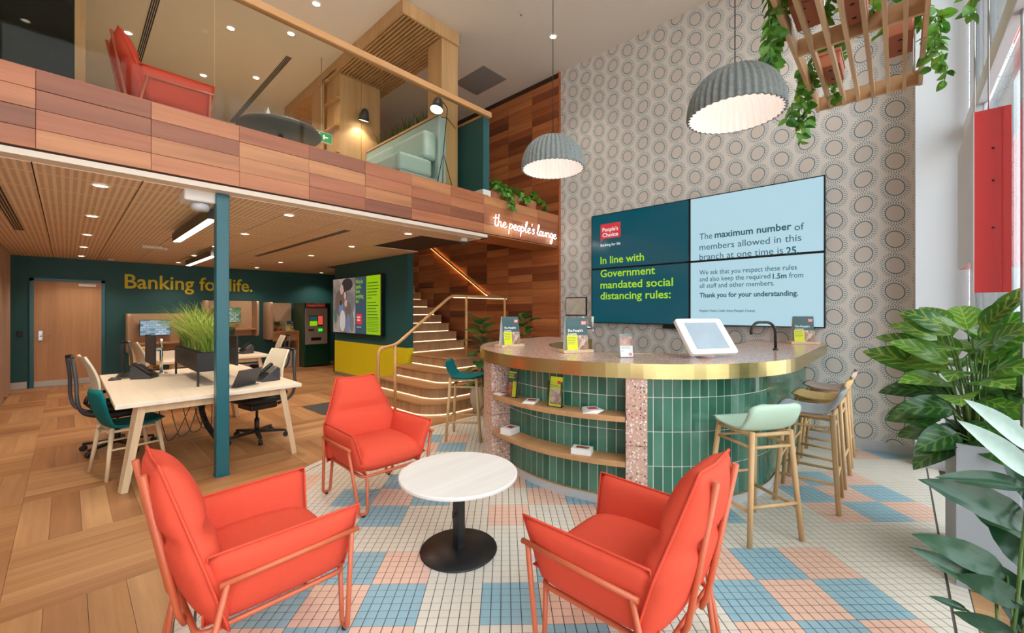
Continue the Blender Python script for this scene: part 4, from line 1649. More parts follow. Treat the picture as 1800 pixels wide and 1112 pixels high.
# ---------------------------------------------------------------- neon sign
GL = {'t': (.75, [[(.32, 2.1), (.28, .9), (.3, .2), (.5, 0), (.75, .25)], [(-.05, 1.45), (.75, 1.6)]]),
      'h': (.95, [[(.15, 2.3), (.1, 1.2), (.05, 0)], [(.06, .5), (.35, 1.0), (.6, .85), (.6, .2), (.8, .02), (.98, .25)]]),
      'e': (.78, [[(.0, .35), (.4, .55), (.55, .85), (.35, 1.05), (.1, .75), (.1, .25), (.4, 0), (.8, .3)]]),
      'p': (.85, [[(.12, 1.05), (.06, .2), (.0, -1.0)], [(.08, .55), (.35, 1.0), (.65, .75), (.55, .2), (.25, .05), (.1, .25)]]),
      'o': (.75, [[(.4, 1.0), (.1, .8), (.08, .25), (.35, 0), (.62, .3), (.6, .8), (.38, 1.0)]]),
      'l': (.55, [[(.0, .3), (.35, 1.5), (.4, 2.15), (.22, 2.1), (.12, 1.2), (.15, .25), (.35, 0), (.6, .3)]]),
      "'": (.25, [[(.2, 2.0), (.1, 1.55)]]),
      's': (.65, [[(.5, .9), (.25, 1.05), (.12, .75), (.42, .45), (.4, .08), (.05, .05)]]),
      'u': (.9, [[(.08, 1.0), (.05, .35), (.25, 0), (.55, .3), (.65, 1.0)], [(.65, 1.0), (.62, .25), (.95, .2)]]),
      'n': (.9, [[(.08, 1.0), (.05, 0)], [(.06, .6), (.35, 1.0), (.6, .8), (.6, .15), (.9, .15)]]),
      'g': (.85, [[(.6, .85), (.3, 1.05), (.08, .65), (.25, .1), (.55, .35), (.62, .95), (.6, -.4), (.4, -1.2), (.1, -1.1), (.25, -.5), (.9, .2)]]),
      ' ': (.45, [])}


def smooth(pts, k=5):
    out = []
    P = [Vector((p[0], p[1], 0)) for p in pts]
    Q = [P[0] * 2 - P[1]] + P + [P[-1] * 2 - P[-2]]
    for i in range(1, len(Q) - 2):
        for j in range(k):
            t = j / k
            a, b, c, d = Q[i - 1], Q[i], Q[i + 1], Q[i + 2]
            out.append(.5 * ((2 * b) + (c - a) * t + (2 * a - 5 * b + 4 * c - d) * t * t + (3 * b - a - 3 * c + d) * t ** 3))
    out.append(P[-1])
    return out


sg = thing('neon_sign', "white script neon sign reading the people's lounge on cedar edge", 'neon sign', (4.22, YM - .004, 2.735))
xx = 0.0
KX, KZ = .1115, .077
for chh in "the people's lounge":
    adv, strokes = GL[chh]
    if strokes:
        m = MB()
        for s_ in strokes:
            m.tube([Vector(((xx + p.x + p.y * .06) * KX, -.045, p.y * KZ - xx * .0012)) for p in smooth(s_)], .005, 6)
        m.build('letter', M_['neon'], sg)
        MB().tube([((xx + .2) * KX, -.04, .3 * KZ), ((xx + .2) * KX, -.002, .3 * KZ)], .003, 5).build('standoff', M_['chrome'], sg)
    xx += adv
print('neon width', xx * KX)

# ---------------------------------------------------------------- leaves
def leaf_mesh(name, L, W, mat, droop=.25, fold=.25, n=7, tip=1.0, wavy=0.0, petiole=0.0):
    """leaf from origin along +y, upper side +z"""
    m = MB()
    vs = []
    for i in range(n + 1):
        t = i / n
        w = W / 2 * (math.sin(PI * min(1, t ** .75)) ** .8 if 0 < t < 1 else 0.0)
        if t < .5:
            w = max(w, W * .02)
        y = L * math.sin(t * droop * 1.6) / (droop * 1.6) if droop > .01 else L * t
        z = -L * (1 - math.cos(t * droop * 1.6)) / (droop * 1.6) if droop > .01 else 0
        wz = wavy * W * math.sin(i * 1.9)
        vs += [(-w, y, z + w * fold + wz), (-w * .5, y, z + w * fold * .42 + wz * .4), (0, y, z), (w * .5, y, z + w * fold * .42 - wz * .4), (w, y, z + w * fold - wz)]
    fs = []
    for i in range(n):
        for k in range(4):
            a = i * 5 + k
            fs.append((a, a + 1, a + 6, a + 5))
    m.add(vs, fs, 0, True)
    o = m.build(name, mat)
    me = o.data
    bpy.data.objects.remove(o)
    return me


def aim(p, d, up, scale=1.0, roll=0.0):
    """matrix with local y along d and local z near up"""
    d = Vector(d).normalized()
    x = d.cross(Vector(up))
    if x.length < 1e-3:
        x = d.cross(Vector((0, 1, .3)))
    x.normalize()
    z = x.cross(d)
    M = Matrix((x, d, z)).transposed().to_4x4()
    if roll:
        M = M @ Matrix.Rotation(roll, 4, 'Y')
    M = M @ Matrix.Diagonal((scale, scale, scale, 1))
    M.translation = Vector(p)
    return M


def add_leaf(me, parent, M):
    o = link('leaf', me, parent)
    o.matrix_basis = M
    return o


def blades(m, n, cx, cy, z, rx, ry, h, lean=.5, w=.008, seed=1, seg=5):
    rnd = random.Random(seed)
    for _ in range(n):
        x, y = cx + rnd.uniform(-rx, rx), cy + rnd.uniform(-ry, ry)
        a = rnd.uniform(0, 2 * PI)
        hh = h * rnd.uniform(.6, 1.15)
        ln = lean * rnd.uniform(.3, 1.3) * hh
        ww = w * rnd.uniform(.7, 1.2)
        dx, dy = math.cos(a), math.sin(a)
        px_, py_ = -dy * ww, dx * ww
        vs = []
        for i in range(seg + 1):
            t = i / seg
            f = 1 - t * .92
            bx, by = x + dx * ln * t ** 1.8, y + dy * ln * t ** 1.8
            bz = z + hh * (t - min(.62, .35 * (ln / hh)) * t ** 2.6)
            vs += [(bx - px_ * f, by - py_ * f, bz), (bx + px_ * f, by + py_ * f, bz)]
        m.add(vs, [(2 * i, 2 * i + 1, 2 * i + 3, 2 * i + 2) for i in range(seg)], 0, True)
    return m


PO = [leaf_mesh('leaf', .085, .062, M_['leaf_pothos'], .35, .3), leaf_mesh('leaf', .07, .05, M_['leaf_pothos'], .5, .2), leaf_mesh('leaf', .1, .07, M_['leaf_pothos'], .2, .35)]


def trailing(name, label, loc, rz, n_up, vines, seed, pot='trough', L=.34, W=.14, H_=.13, group=None, scale=1.0, mats=PO):
    """trailing plant in a terracotta trough; vines = [(start x, start y, direction, length)]"""
    rnd = random.Random(seed)
    t = thing(name, label, 'potted plant', loc, rz, group)
    if pot == 'trough':
        b = MB().box(-L / 2, L / 2, -W / 2, W / 2, 0, H_).build('pot', M_['terra'], t, bevel=.008)
        MB().box(-L / 2 - .006, L / 2 + .006, -W / 2 - .006, W / 2 + .006, H_ - .03, H_).build('rim', M_['terra'], b, bevel=.004)
        for s in (-.25, .25):
            MB().lathe([(0, -.001), (.013, -.001), (.013, .001)], 10, (s * L, 0, 0)).build('drain_hole', M_['black'], b)
        MB().box(-L / 2 + .008, L / 2 - .008, -W / 2 + .008, W / 2 - .008, H_ - .002, H_ + .004).build('soil', M_['soil'], t)
    else:
        MB().lathe([(0, 0), (W * .36, 0), (W * .5, H_), (W * .46, H_), (W * .44, H_ - .02), (0, H_ - .02)], 22).build('pot', M_['terra'], t)
        MB().lathe([(0, H_ - .018), (W * .44, H_ - .018)], 16).build('soil', M_['soil'], t)
    for k in range(n_up):
        p = Vector((rnd.uniform(-L / 2, L / 2), rnd.uniform(-W / 2, W / 2), H_ + rnd.uniform(-.01, .12 * scale)))
        a = rnd.uniform(0, 2 * PI)
        d = Vector((math.cos(a), math.sin(a), rnd.uniform(-.2, .7)))
        add_leaf(rnd.choice(mats), t, aim(p + d * .02, d, (0, 0, 1), scale * rnd.uniform(.8, 1.25), rnd.uniform(-.5, .5)))
    for (sx, sy, ang, ln) in vines:
        dx, dy = math.cos(ang), math.sin(ang)
        pts = [Vector((sx, sy, H_)), Vector((sx + dx * .05, sy + dy * .05, H_ + .05))]
        q = Vector((sx + dx * .12, sy + dy * .12, H_))
        nseg = max(2, int(ln / .055))
        for i in range(nseg):
            pts.append(q.copy())
            q += Vector((rnd.uniform(-.02, .02) + dx * .006, rnd.uniform(-.02, .02) + dy * .006, -.055))
        MB().tube(pts, .0028, 5).build('vine', M_['stem'], t)
        for i in range(1, len(pts)):
            for _ in range(3 if i % 2 else 2):
                a = rnd.uniform(0, 2 * PI)
                d = Vector((math.cos(a), math.sin(a), rnd.uniform(-1.1, -.1)))
                add_leaf(rnd.choice(mats), t, aim(pts[i], d, (dx, dy, .6), scale * rnd.uniform(.7, 1.15), rnd.uniform(-.6, .6)))
    return t


# hanging trellis
TZ = 3.40
tr = thing('hanging_trellis', 'hanging timber slat rack carrying trailing plants', 'plant rack', (3.75, .21, TZ))
ys = [.565 - .1 * k for k in range(8)]
for k, y in enumerate(ys):
    MB().box(-1.25, 1.17, -.0125, .0125, .0, .065 if 0 < k < 7 else .13).build('slat', M_['slat'], tr, loc=(0, y - .21, 0))
for x in (-1.2, -.005, 1.15):
    MB().box(x - .014, x + .014, -.345, .355, .004, .125).build('rail', M_['slat_y'], tr)
for x in (-1.1, 1.1):
    for y in (-.3, .3):
        MB().tube([(x, y, .1), (x, y, ZT - TZ)], .004, 6).build('hanging_rod', M_['steel'], tr)
HG = 'trailing plants on the hanging rack'
z_ = TZ + .066


def hp(x_, y_):
    p = on_z(x_, y_, z_)
    return (p.x, p.y, z_)


trailing('trailing_plant', 'trailing plant at the left edge of the hanging rack', hp(1416, 28), 0, 44, [(-.15, .05, 1.6, .35), (-.08, .06, 1.5, .5), (0, .06, 1.5, .3), (.07, .06, 1.7, .55), (.12, .06, 1.4, .45), (.16, .05, 2.0, .6)], 1, group=HG, scale=1.0)
trailing('trailing_plant', 'trailing plant over the far left corner of the rack', hp(1462, 132), 0, 40, [(-.1, .06, 1.6, .5), (-.04, .06, 1.4, .4), (.0, .06, 1.8, .62), (.06, .06, 1.6, .7), (.13, .05, 1.3, .5), (.16, 0, .2, .3)], 2, group=HG, scale=1.0)
trailing('trailing_plant', 'trailing plant near the right end of the rack', hp(1582, 80), 0, 40, [(-.1, -.06, -1.6, .45), (.0, -.06, -1.5, .3), (.05, -.06, -1.5, .5), (.15, -.05, -1.2, .35)], 3, group=HG, scale=1.0)
trailing('trailing_plant', 'bright trailing plant in the middle of the rack', hp(1500, 20), 0, 50, [(0, .05, 1.2, .15), (.1, 0, -1, .12)], 4, group=HG, scale=1.0)
trailing('trailing_plant', 'trailing plant at the right side of rack beside the white pier', (3.28, -.10, z_), 0, 44, [(-.1, -.06, -1.6, .35), (-.02, -.06, -1.6, .5), (.05, -.06, -1.5, .4), (.15, -.05, -1.4, .5)], 5, group=HG, scale=1.0)
trailing('trailing_plant', 'trailing plant at the near left of the rack', (3.05, .42, z_), 0, 24, [(.1, .06, 1.6, .3), (0, .06, 1.5, .35)], 6, group=HG, scale=1.0)

# bridge planter above the neon sign
BG = 'plants in the cedar trough above the neon sign'
trailing('trailing_plant', 'leafy trailing plant left above the neon sign', (4.42, 4.50, 3.10), 0, 40, [(-.05, -.1, -1.57, .10), (.12, -.09, -1.5, .35), (.16, -.08, -1.4, .28)], 7, 'pot', .30, .22, .2, BG, 1.15)
trailing('trailing_plant', 'leafy trailing plant in the middle above the neon sign', (4.86, 4.50, 3.10), 0, 40, [(0, -.09, -1.6, .05), (.1, -.09, -1.4, .08)], 8, 'pot', .32, .22, .2, BG, 1.15)
trailing('trailing_plant', 'leafy trailing plant right above the neon sign', (5.28, 4.50, 3.10), 0, 34, [(.1, -.09, -1.2, .12), (.14, -.05, -.8, .1)], 9, 'pot', .28, .22, .2, BG, 1.15)

# ---------------------------------------------------------------- big planter by the window
pb = thing('window_planter', 'tall grey planter box with large variegated leaves by the window', 'planter', (3.66, -.34, 0.0045))
w2, l2, hp_ = .11, .36, .77
MB().box(-l2, l2, -w2, -w2 + .02, 0, hp_).box(-l2, l2, w2 - .02, w2, 0, hp_).box(-l2, -l2 + .02, -w2 + .02, w2 - .02, 0, hp_).box(l2 - .02, l2, -w2 + .02, w2 - .02, 0, hp_).box(-l2 + .02, l2 - .02, -w2 + .02, w2 - .02, .0, .66).build('box', M_['conc'], pb)
pm = MB()
rr = random.Random(5)
for k in range(230):
    x, y = rr.uniform(-l2 + .035, l2 - .035), rr.uniform(-w2 + .035, w2 - .035)
    s = rr.uniform(.010, .017)
    M = Matrix.Translation((x, y, .665 + rr.uniform(0, .03))) @ Euler((rr.uniform(-.5, .5), rr.uniform(-.5, .5), rr.uniform(0, 3))).to_matrix().to_4x4() @ Matrix.Diagonal((s * 1.8, s, s * .6, 1))
    pm.lathe([(0, -1), (.7, -.7), (1, 0), (.7, .7), (0, 1)], 6, M=M)
o = pm.build('pebbles', M_['pebble'], pb)
o['kind'] = 'stuff'
g = blades(MB(), 120, -.14, -.02, .67, .16, .05, .17, .25, .004, 3).build('grass_tuft', M_['grass_br'], pb)
g['kind'] = 'stuff'
DF = [leaf_mesh('leaf', .32, .19, M_['leaf_dieff'], .45, .18, 9), leaf_mesh('leaf', .28, .17, M_['leaf_dieff'], .6, .12, 9), leaf_mesh('leaf', .36, .19, M_['leaf_dieff'], .35, .25, 9)]
stems = MB()
# base, tip given in the planter's own frame (x along the window, y into the room)
rr = random.Random(11)
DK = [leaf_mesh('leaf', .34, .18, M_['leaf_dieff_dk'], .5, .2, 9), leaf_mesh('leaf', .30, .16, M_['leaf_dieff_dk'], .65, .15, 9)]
for k in range(72):
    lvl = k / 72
    a = k * 2.39996 + rr.uniform(-.2, .2)
    z0 = .74 + .62 * lvl
    r0 = .03 + .05 * rr.random()
    out = Vector((math.cos(a) * 1.15, math.sin(a) * .95 + .12, 0))
    base = Vector((rr.uniform(-.16, .12), rr.uniform(-.02, .05), z0)) + out * r0
    el = -.15 + 1.15 * lvl + rr.uniform(-.15, .2)
    d = Vector((out.x, max(out.y, -.35), el))
    sc_ = rr.uniform(.78, 1.05) * (1.02 if .3 < lvl < .9 else .9)
    b2 = base + d.normalized() * .07
    if b2.y < -.10:
        b2.y = -.10
        d.y = abs(d.y) * .3
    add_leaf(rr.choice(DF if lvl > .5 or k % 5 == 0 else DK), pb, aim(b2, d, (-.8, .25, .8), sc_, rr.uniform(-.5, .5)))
    stems.tube([(base.x * .4, base.y * .4, .66), (base.x * .8, base.y * .8, z0 * .6 + .28), tuple(b2)], .006, 6, r1=.004)
stems.build('stems', M_['stem'], pb)

# foreground plant with long silvery leaves
fp = thing('floor_plant', 'long-leaved silvery green plant in the right foreground', 'potted plant', (2.30, -.31, 0))
f0 = Vector(fp.location)
MB().lathe([(0, 0), (.10, 0), (.13, .18), (.12, .18), (.115, .15), (0, .15)], 28).build('pot', M_['conc'], fp)
MB().lathe([(0, .152), (.115, .152)], 20).build('soil', M_['soil'], fp)
LS = leaf_mesh('leaf', 1.0, .38, M_['leaf_silver'], .25, .35, 12, wavy=.03)
LN = leaf_mesh('leaf', 1.0, .27, M_['leaf_silver'], .2, .5, 12)
LB_ = leaf_mesh('leaf', 1.0, .50, M_['leaf_dark'], .3, .2, 12, wavy=.03)
LW = leaf_mesh('leaf', 1.0, .26, plain('pale_leaf_underside', (158, 180, 170), .35, var=.25), .2, .3, 12)
ss = MB()
for me, bx, by, tx, ty, d0, d1, up in (
        (LW, 1812, 790, 1722, 704, 1.75, 1.72, (-.6, -.3, .7)), (LW, 1816, 838, 1712, 742, 1.72, 1.70, (-.6, -.3, .7)),
        (LN, 1808, 858, 1656, 829, 1.72, 1.78, (-.2, -.2, 1)), (LS, 1812, 925, 1640, 838, 1.68, 1.76, (-.4, -.3, .8)),
        (LS, 1770, 1010, 1618, 936, 1.62, 1.72, (-.45, -.3, .8)), (LN, 1750, 1040, 1612, 962, 1.62, 1.70, (-.3, -.2, .6)),
        (LN, 1700, 1072, 1637, 1046, 1.62, 1.66, (-.3, -.2, .8)), (LB_, 1830, 1100, 1742, 985, 1.55, 1.62, (-.6, -.5, .4)),
        (LB_, 1830, 1010, 1745, 920, 1.62, 1.72, (-.5, -.5, .5)), (LS, 1822, 1090, 1690, 960, 1.58, 1.66, (-.6, -.4, .6)),
        (LB_, 1840, 1130, 1765, 1050, 1.5, 1.55, (-.6, -.4, .6)), (LS, 1835, 900, 1770, 800, 1.68, 1.78, (-.5, -.4, .6)),
        (LB_, 1800, 1060, 1690, 1010, 1.55, 1.62, (-.6, -.4, .6)), (LS, 1790, 1120, 1680, 1075, 1.5, 1.58, (-.6, -.4, .6)), (LB_, 1820, 960, 1715, 890, 1.72, 1.82, (-.5, -.4, .6)),
        (LS, 1900, 900, 1990, 800, 1.5, 1.5, (-.5, -.4, .6)), (LB_, 1880, 1000, 1960, 960, 1.45, 1.4, (-.5, -.4, .6))):
    b, tpt = at_d(bx, by, d0), at_d(tx, ty, d1)
    d = tpt - b
    add_leaf(me, fp, aim(b - f0, d, Vector(up) * .45 + Vector((-.62, .08, .32)), d.length * 1.02))
    root = Vector((random.uniform(-.05, .05), random.uniform(-.05, .05), .152))
    ss.tube([root, root * .5 + (b - f0) * .5 + Vector((0, 0, .08)), b - f0], .006, 6, r1=.0045)
ss.build('stems', M_['stem'], fp)


def fig_plant(loc, label, h, n, seed, pot_r=.17, pot_h=.42, mat='leaf_fig', L=.17, W=.12, spread=.16):
    rnd = random.Random(seed)
    t = thing('potted_plant', label, 'potted plant', loc)
    MB().lathe([(0, 0), (pot_r * .62, 0), (pot_r * .95, pot_h * .4), (pot_r, pot_h * .75), (pot_r * .92, pot_h), (pot_r * .86, pot_h), (pot_r * .84, pot_h - .03), (0, pot_h - .03)], 28).build('pot', M_['pot_grey'], t)
    MB().lathe([(0, pot_h - .027), (pot_r * .84, pot_h - .027)], 20).build('soil', M_['soil'], t)
    MB().tube([(0, 0, pot_h - .03), (.015, .01, pot_h + (h - pot_h) * .5), (-.01, .0, h - .05)], .011, 7, r1=.005).build('trunk', M_['bark'], t)
    lm = [leaf_mesh('leaf', L, W, M_[mat], .5, .15, 7, wavy=.03), leaf_mesh('leaf', L * .85, W * .9, M_[mat], .35, .2, 7)]
    for k in range(n):
        q = k / n
        z = pot_h + .05 + (h - pot_h - .1) * q
        a = k * 2.39996 + rnd.uniform(-.3, .3)
        el = -.25 + 1.2 * q
        d = Vector((math.cos(a), math.sin(a), el))
        add_leaf(rnd.choice(lm), t, aim(Vector((0, 0, z)) + d.normalized() * spread * rnd.uniform(.2, .5), d, (0, 0, 1), rnd.uniform(.85, 1.2), rnd.uniform(-.3, .3)))
    return t


fig_plant((4.10, 4.42, .0045), 'broad-leaved plant in stone pot beside the stair foot', 1.38, 36, 21, L=.25, W=.18)
fig_plant((4.92, 4.33, .0045), 'broad-leaved plant against the cedar wall behind the bar', 1.42, 30, 22, L=.24, W=.17)
fig_plant((4.92, 10.55, 0), 'pale variegated plant in grey pot beside the cash machine', 1.42, 34, 23, .12, .34, 'leaf_pale', .14, .10)

# ---------------------------------------------------------------- window sign: speech-bubble light box
sb = thing('window_sign', 'red and white speech-bubble sign box hanging inside the shopfront', 'sign', (3.50, -.31, 1.60))
prof = [(0, 0), (.10, .19), (.84, .19), (.84, 1.02), (0, 1.02)]
fr = Matrix(((1, 0, 0, 0), (0, 0, 1, 0), (0, 1, 0, 0), (0, 0, 0, 1)))
MB().prism(prof, -.14, -.004, M=fr).build('red_edge', M_['red'], sb)
MB().prism(prof, -.004, .0, M=fr).build('white_face', plain('white_sign_back', (226, 224, 228), .35, var=.02), sb)
for z in (.36, .62, .80):
    MB().lathe([(0, 0), (.006, 0), (.006, .003), (0, .003)], 8, M=Matrix.Translation((-.001, -.075, z)) @ Matrix.Rotation(-PI / 2, 4, 'Y')).build('screw', M_['black'], sb)
for x in (.12, .72):
    MB().tube([(x, -.07, 1.02), (x, -.07, ZT - 1.60)], .004, 6).build('hanging_cable', M_['steel'], sb)
s2 = MB().box(5.9, 6.9, -.82, -.66, 3.72, 5.2).build('blade_sign', M_['red'], bevel=.01)
tag(s2, 'red blade sign outside, high beyond the shopfront glass', 'sign')

# ---------------------------------------------------------------- desks
ZD = .735


def make_desk(label, x0, x1, y0, y1):
    cx_, cy_ = (x0 + x1) / 2, (y0 + y1) / 2
    t = thing('work_desk', label, 'desk', (cx_, cy_, 0), 0, 'shared work desks')
    a, b = (x1 - x0) / 2, (y1 - y0) / 2
    MB().box(-a, a, -b, b, ZD - .036, ZD).build('desktop', M_['desk_top'], t, bevel=.004)
    for sx in (-1, 1):
        for sy in (-1, 1):
            MB().bar((sx * (a - .16), sy * (b - .10), ZD - .036), (sx * (a - .05), sy * (b - .07), 0), .095, .055, w1=.062, h1=.045).build('leg', M_['pale_wood'], t)
        MB().box(sx * (a - .17) - .012, sx * (a - .17) + .012, -b + .1, b - .1, ZD - .105, ZD - .036).build('apron', M_['pale_wood'], t)
    for sy in (-1, 1):
        MB().box(-a + .17, a - .17, sy * (b - .10) - .012, sy * (b - .10) + .012, ZD - .105, ZD - .036).build('apron', M_['pale_wood'], t)
    tr_ = MB()
    for k in range(9):
        tr_.tube([(-.10 + .025 * k, -b * .55, ZD - .17), (-.10 + .025 * k, b * .55, ZD - .17)], .003, 4)
    for k in range(12):
        y = -b * .55 + b * 1.1 * k / 11
        tr_.tube([(-.10, y, ZD - .06), (-.10, y, ZD - .17), (.10, y, ZD - .17), (.10, y, ZD - .06)], .003, 4)
    tr_.build('cable_tray', M_['steel'], t)
    return t


make_desk('pale shared desk in front, behind the teal column', .265, 1.69, 4.60, 6.92)
make_desk('pale shared desk behind, near the wall pods', .95, 2.42, 7.95, 10.2)

t = thing('cable_spine', 'black flexible cable spine hanging under the front desk', 'cable spine', (1.0, 5.5, 0))
pth = [(.0, .1, .66), (.0, .08, .45), (.03, .02, .28), (.09, -.10, .15), (.14, -.2, .06), (.2, -.22, .03)]
pth = [p for p in fillet(pth, .08, 3)]
for i in range(0, len(pth) - 1):
    for q in (0, .5):
        p = pth[i].lerp(pth[i + 1], q)
        d = (pth[i + 1] - pth[i]).normalized()
        MB().lathe([(0, -.012), (.028, -.012), (.028, .008), (.018, .014), (0, .014)], 10, M=Matrix.Translation(p) @ d.to_track_quat('Z', 'Y').to_matrix().to_4x4()).build('link', M_['black'], t)
t = thing('loose_cables', 'thin cables drooping under the front desk', 'cable', (.75, 5.6, 0))
for k, (c, w) in enumerate((('black', .10), ('print_teal', .16), ('black', .22), ('grey_pl', .3))):
    MB().tube(fillet([(-.12 + .1 * k, 0, .66), (-.08 + .1 * k, .03, .35), (-.02 + .1 * k, .05, .1 + .03 * k), (.06 + .1 * k, .05, .18), (.2 + .06 * k, .1, .5), (.25, .1, .66)], .15, 5), .004, 5).build('cable', M_[c], t)

# desk planter with grass
def desk_planter(loc, label, L=1.25, seed=2, legs=.145):
    t = thing('desk_planter', label, 'planter', loc)
    w = .12
    MB().box(-w, w, -L / 2, L / 2, legs, legs + .19).build('box', M_['black_metal'], t, bevel=.003)
    for sx in (-1, 1):
        for sy in (-1, 1):
            MB().box(sx * (w - .01) - .01, sx * (w - .01) + .01, sy * (L / 2 - .012) - .01, sy * (L / 2 - .012) + .01, 0, legs).build('leg', M_['black_metal'], t)
    MB().box(-w + .01, w - .01, -L / 2 + .01, L / 2 - .01, legs + .185, legs + .194).build('soil', M_['soil'], t)
    g = MB()
    for k in range(5):
        blades(g, 120, 0, -L / 2 + .12 + (L - .24) * k / 4, legs + .19, .06, .09, .56, 1.05, .0085, seed + k)
    g = g.build('grass', M_['grass'], t)
    g['kind'] = 'stuff'
    return t


desk_planter((1.01, 5.76, ZD), 'black planter box of arching grass on the front desk', 1.25, 2)
desk_planter((1.68, 9.1, ZD), 'black planter box of arching grass on the rear desk', 1.1, 30)


# screens, phones, keyboards
def monitor(loc, rz, label, lit=None):
    t = thing('monitor', label, 'monitor', loc, rz, 'desk monitors')
    MB().box(-.28, .28, -.012, .012, .13, .47).build('housing', M_['black'], t, bevel=.005)
    MB().box(-.272, .272, -.0135, -.012, .14, .462).build('screen', lit or M_['grey_pl'], t)
    MB().tube([(0, .10, 0), (0, .10, .42)], .016, 10).build('pole', M_['chrome'], t)
    MB().bar((0, .10, .30), (0, .012, .30), .03, .03).build('arm', M_['chrome'], t)
    MB().lathe([(0, 0), (.06, 0), (.06, .01), (0, .012)], 18, (0, .10, 0)).build('clamp', M_['chrome'], t)
    return t


monitor((.685, 6.55, ZD), R(-88), 'edge-on monitor on a chrome arm at left of front desk')
monitor((1.34, 5.85, ZD), R(90), 'dark monitor at the right of front desk behind the column')
monitor((1.36, 8.6, ZD), R(-80), 'monitor at the left of the rear desk')
monitor((2.0, 8.75, ZD), R(90), 'monitor at the right of the rear desk')


def phone(loc, rz, label):
    t = thing('desk_phone', label, 'telephone', loc, rz, 'desk phones')
    M = Matrix.Rotation(R(38), 4, 'X')
    MB().prism([(-.10, 0), (.09, 0), (.09, .13), (.06, .15), (-.10, .02)], -.09, .09, M=Matrix(((0, 0, 1, 0), (1, 0, 0, 0), (0, 1, 0, 0), (0, 0, 0, 1)))).build('base', M_['grey_pl'], t, bevel=.004)
    MB().bar((-.055, -.085, .055), (-.055, .075, .175), .045, .03).build('handset', M_['black'], t, bevel=.008)
    MB().bar((.035, -.02, .09), (.035, .06, .155), .09, .008).build('display', M_['steel'], t)
    k = MB()
    for i in range(4):
        for j in range(3):
            c = Vector((.005 + .03 * j, -.085 + .016 * i, .045 + .0135 * i))
            k.box(c.x - .008, c.x + .008, c.y - .005, c.y + .005, c.z - .004, c.z + .008)
    k.build('keys', M_['pebble'], t)
    return t


phone((.60, 6.25, ZD), R(60), 'black desk phone beside keyboard on the front desk')
phone((1.50, 5.05, ZD), R(-80), 'black desk phone at the right end of front desk')
phone((2.18, 8.5, ZD), R(-80), 'black desk phone on the rear desk')
t = thing('keyboard', 'grey keyboard lying near the left edge of front desk', 'keyboard', (.46, 6.56, ZD + .002), R(82))
MB().box(-.21, .21, -.07, .07, 0, .016).build('body', M_['grey_pl'], t, bevel=.004)
kb = MB()
for i in range(13):
    for j in range(4):
        kb.box(-.195 + .030 * i, -.170 + .030 * i, -.056 + .029 * j, -.031 + .029 * j, .016, .021)
kb.build('keys', M_['black'], t)
t = thing('computer_mouse', 'dark computer mouse beside the keyboard on front desk', 'mouse', (.36, 6.28, ZD + .001), R(80))
MB().grid(lambda u, v: Vector((.032 * math.cos(2 * PI * u) * math.sin(PI / 2 * v), .055 * math.sin(2 * PI * u) * math.sin(PI / 2 * v), .034 * math.cos(PI / 2 * v))), 16, 8).build('shell', M_['grey_pl'], t, merge=True)
MB().box(-.003, .003, .01, .03, .026, .034).build('wheel', M_['black'], t)
t = thing('tablet', 'grey tablet with keyboard propped open on front desk', 'tablet', (1.20, 4.90, ZD), R(-150))
MB().box(-.14, .14, -.10, .10, .001, .008).build('keyboard_cover', M_['steel'], t, bevel=.002)
o = MB().box(-.14, .14, -.004, .004, 0, .19).build('screen', M_['grey_pl'], t, bevel=.002)
o.location = (0, .05, .008)
o.rotation_euler = (R(-28), 0, 0)


# task chairs
def make_task_chair():
    t = thing('task_chair', 'x', 'office chair')
    MB().pillow(lambda u, v: (((u - .5) * .48, -.22 + .47 * v, .475), (0, 0, 1), .045), 12, 12, 5).build('seat', M_['black'], t, merge=True)
    MB().box(-.16, .16, -.16, .14, .36, .435).build('mechanism', M_['black'], t, bevel=.02)

    def mesh(u, v):
        w = .23 * (1 - .22 * v ** 2) * (.96 if v < .1 else 1)
        return Vector(((u - .5) * 2 * w, -.215 - .09 * v + .05 * math.sin(PI * v) + .03 * abs(2 * u - 1) ** 2, .53 + .50 * v))
    b = MB().grid(mesh, 10, 14)
    b.build('back_mesh', M_['mesh_white'], t)
    for s in (0.0, 1.0):
        MB().tube([mesh(s, i / 10) for i in range(11)], .012, 7).build('back_edge', M_['mesh_white'], t)
    fr_ = [(-.15, -.16, .40), (-.20, -.30, .46), (-.22, -.335, .60), (-.19, -.335, .80), (-.17, -.36, 1.02)]
    for s in (-1, 1):
        MB().tube(fillet([(s * -x, y, z) for x, y, z in fr_], .08, 4), .017, 8).build('back_frame', M_['grey_pl'], t)
    MB().tube([(-.17, -.36, 1.02), (0, -.35, 1.035), (.17, -.36, 1.02)], .017, 8).build('top_bar', M_['black'], t)
    for s in (-1, 1):
        MB().tube(fillet([(s * .20, -.22, .50), (s * .27, -.20, .56), (s * .27, -.05, .60)], .05, 4), .02, 8).build('arm_stub', M_['black'], t)
    MB().tube([(0, 0, .07), (0, 0, .24)], .026, 12).tube([(0, 0, .24), (0, 0, .37)], .014, 12).build('gas_lift', M_['black'], t)
    for k in range(5):
        a = 2 * PI * k / 5 + .3
        d = Vector((math.cos(a), math.sin(a), 0))
        lg = MB().bar((0, 0, .095), tuple(d * .30 + Vector((0, 0, .075))), .05, .035, w1=.03, h1=.022).build('base_arm', M_['black'], t)
        MB().tube([tuple(d * .30 + Vector((-d.y * .02, d.x * .02, .028))), tuple(d * .30 + Vector((d.y * .02, -d.x * .02, .028)))], .028, 12).tube([tuple(d * .30 + Vector((0, 0, .03))), tuple(d * .30 + Vector((0, 0, .075)))], .008, 6).build('caster', M_['black'], lg)
    return t


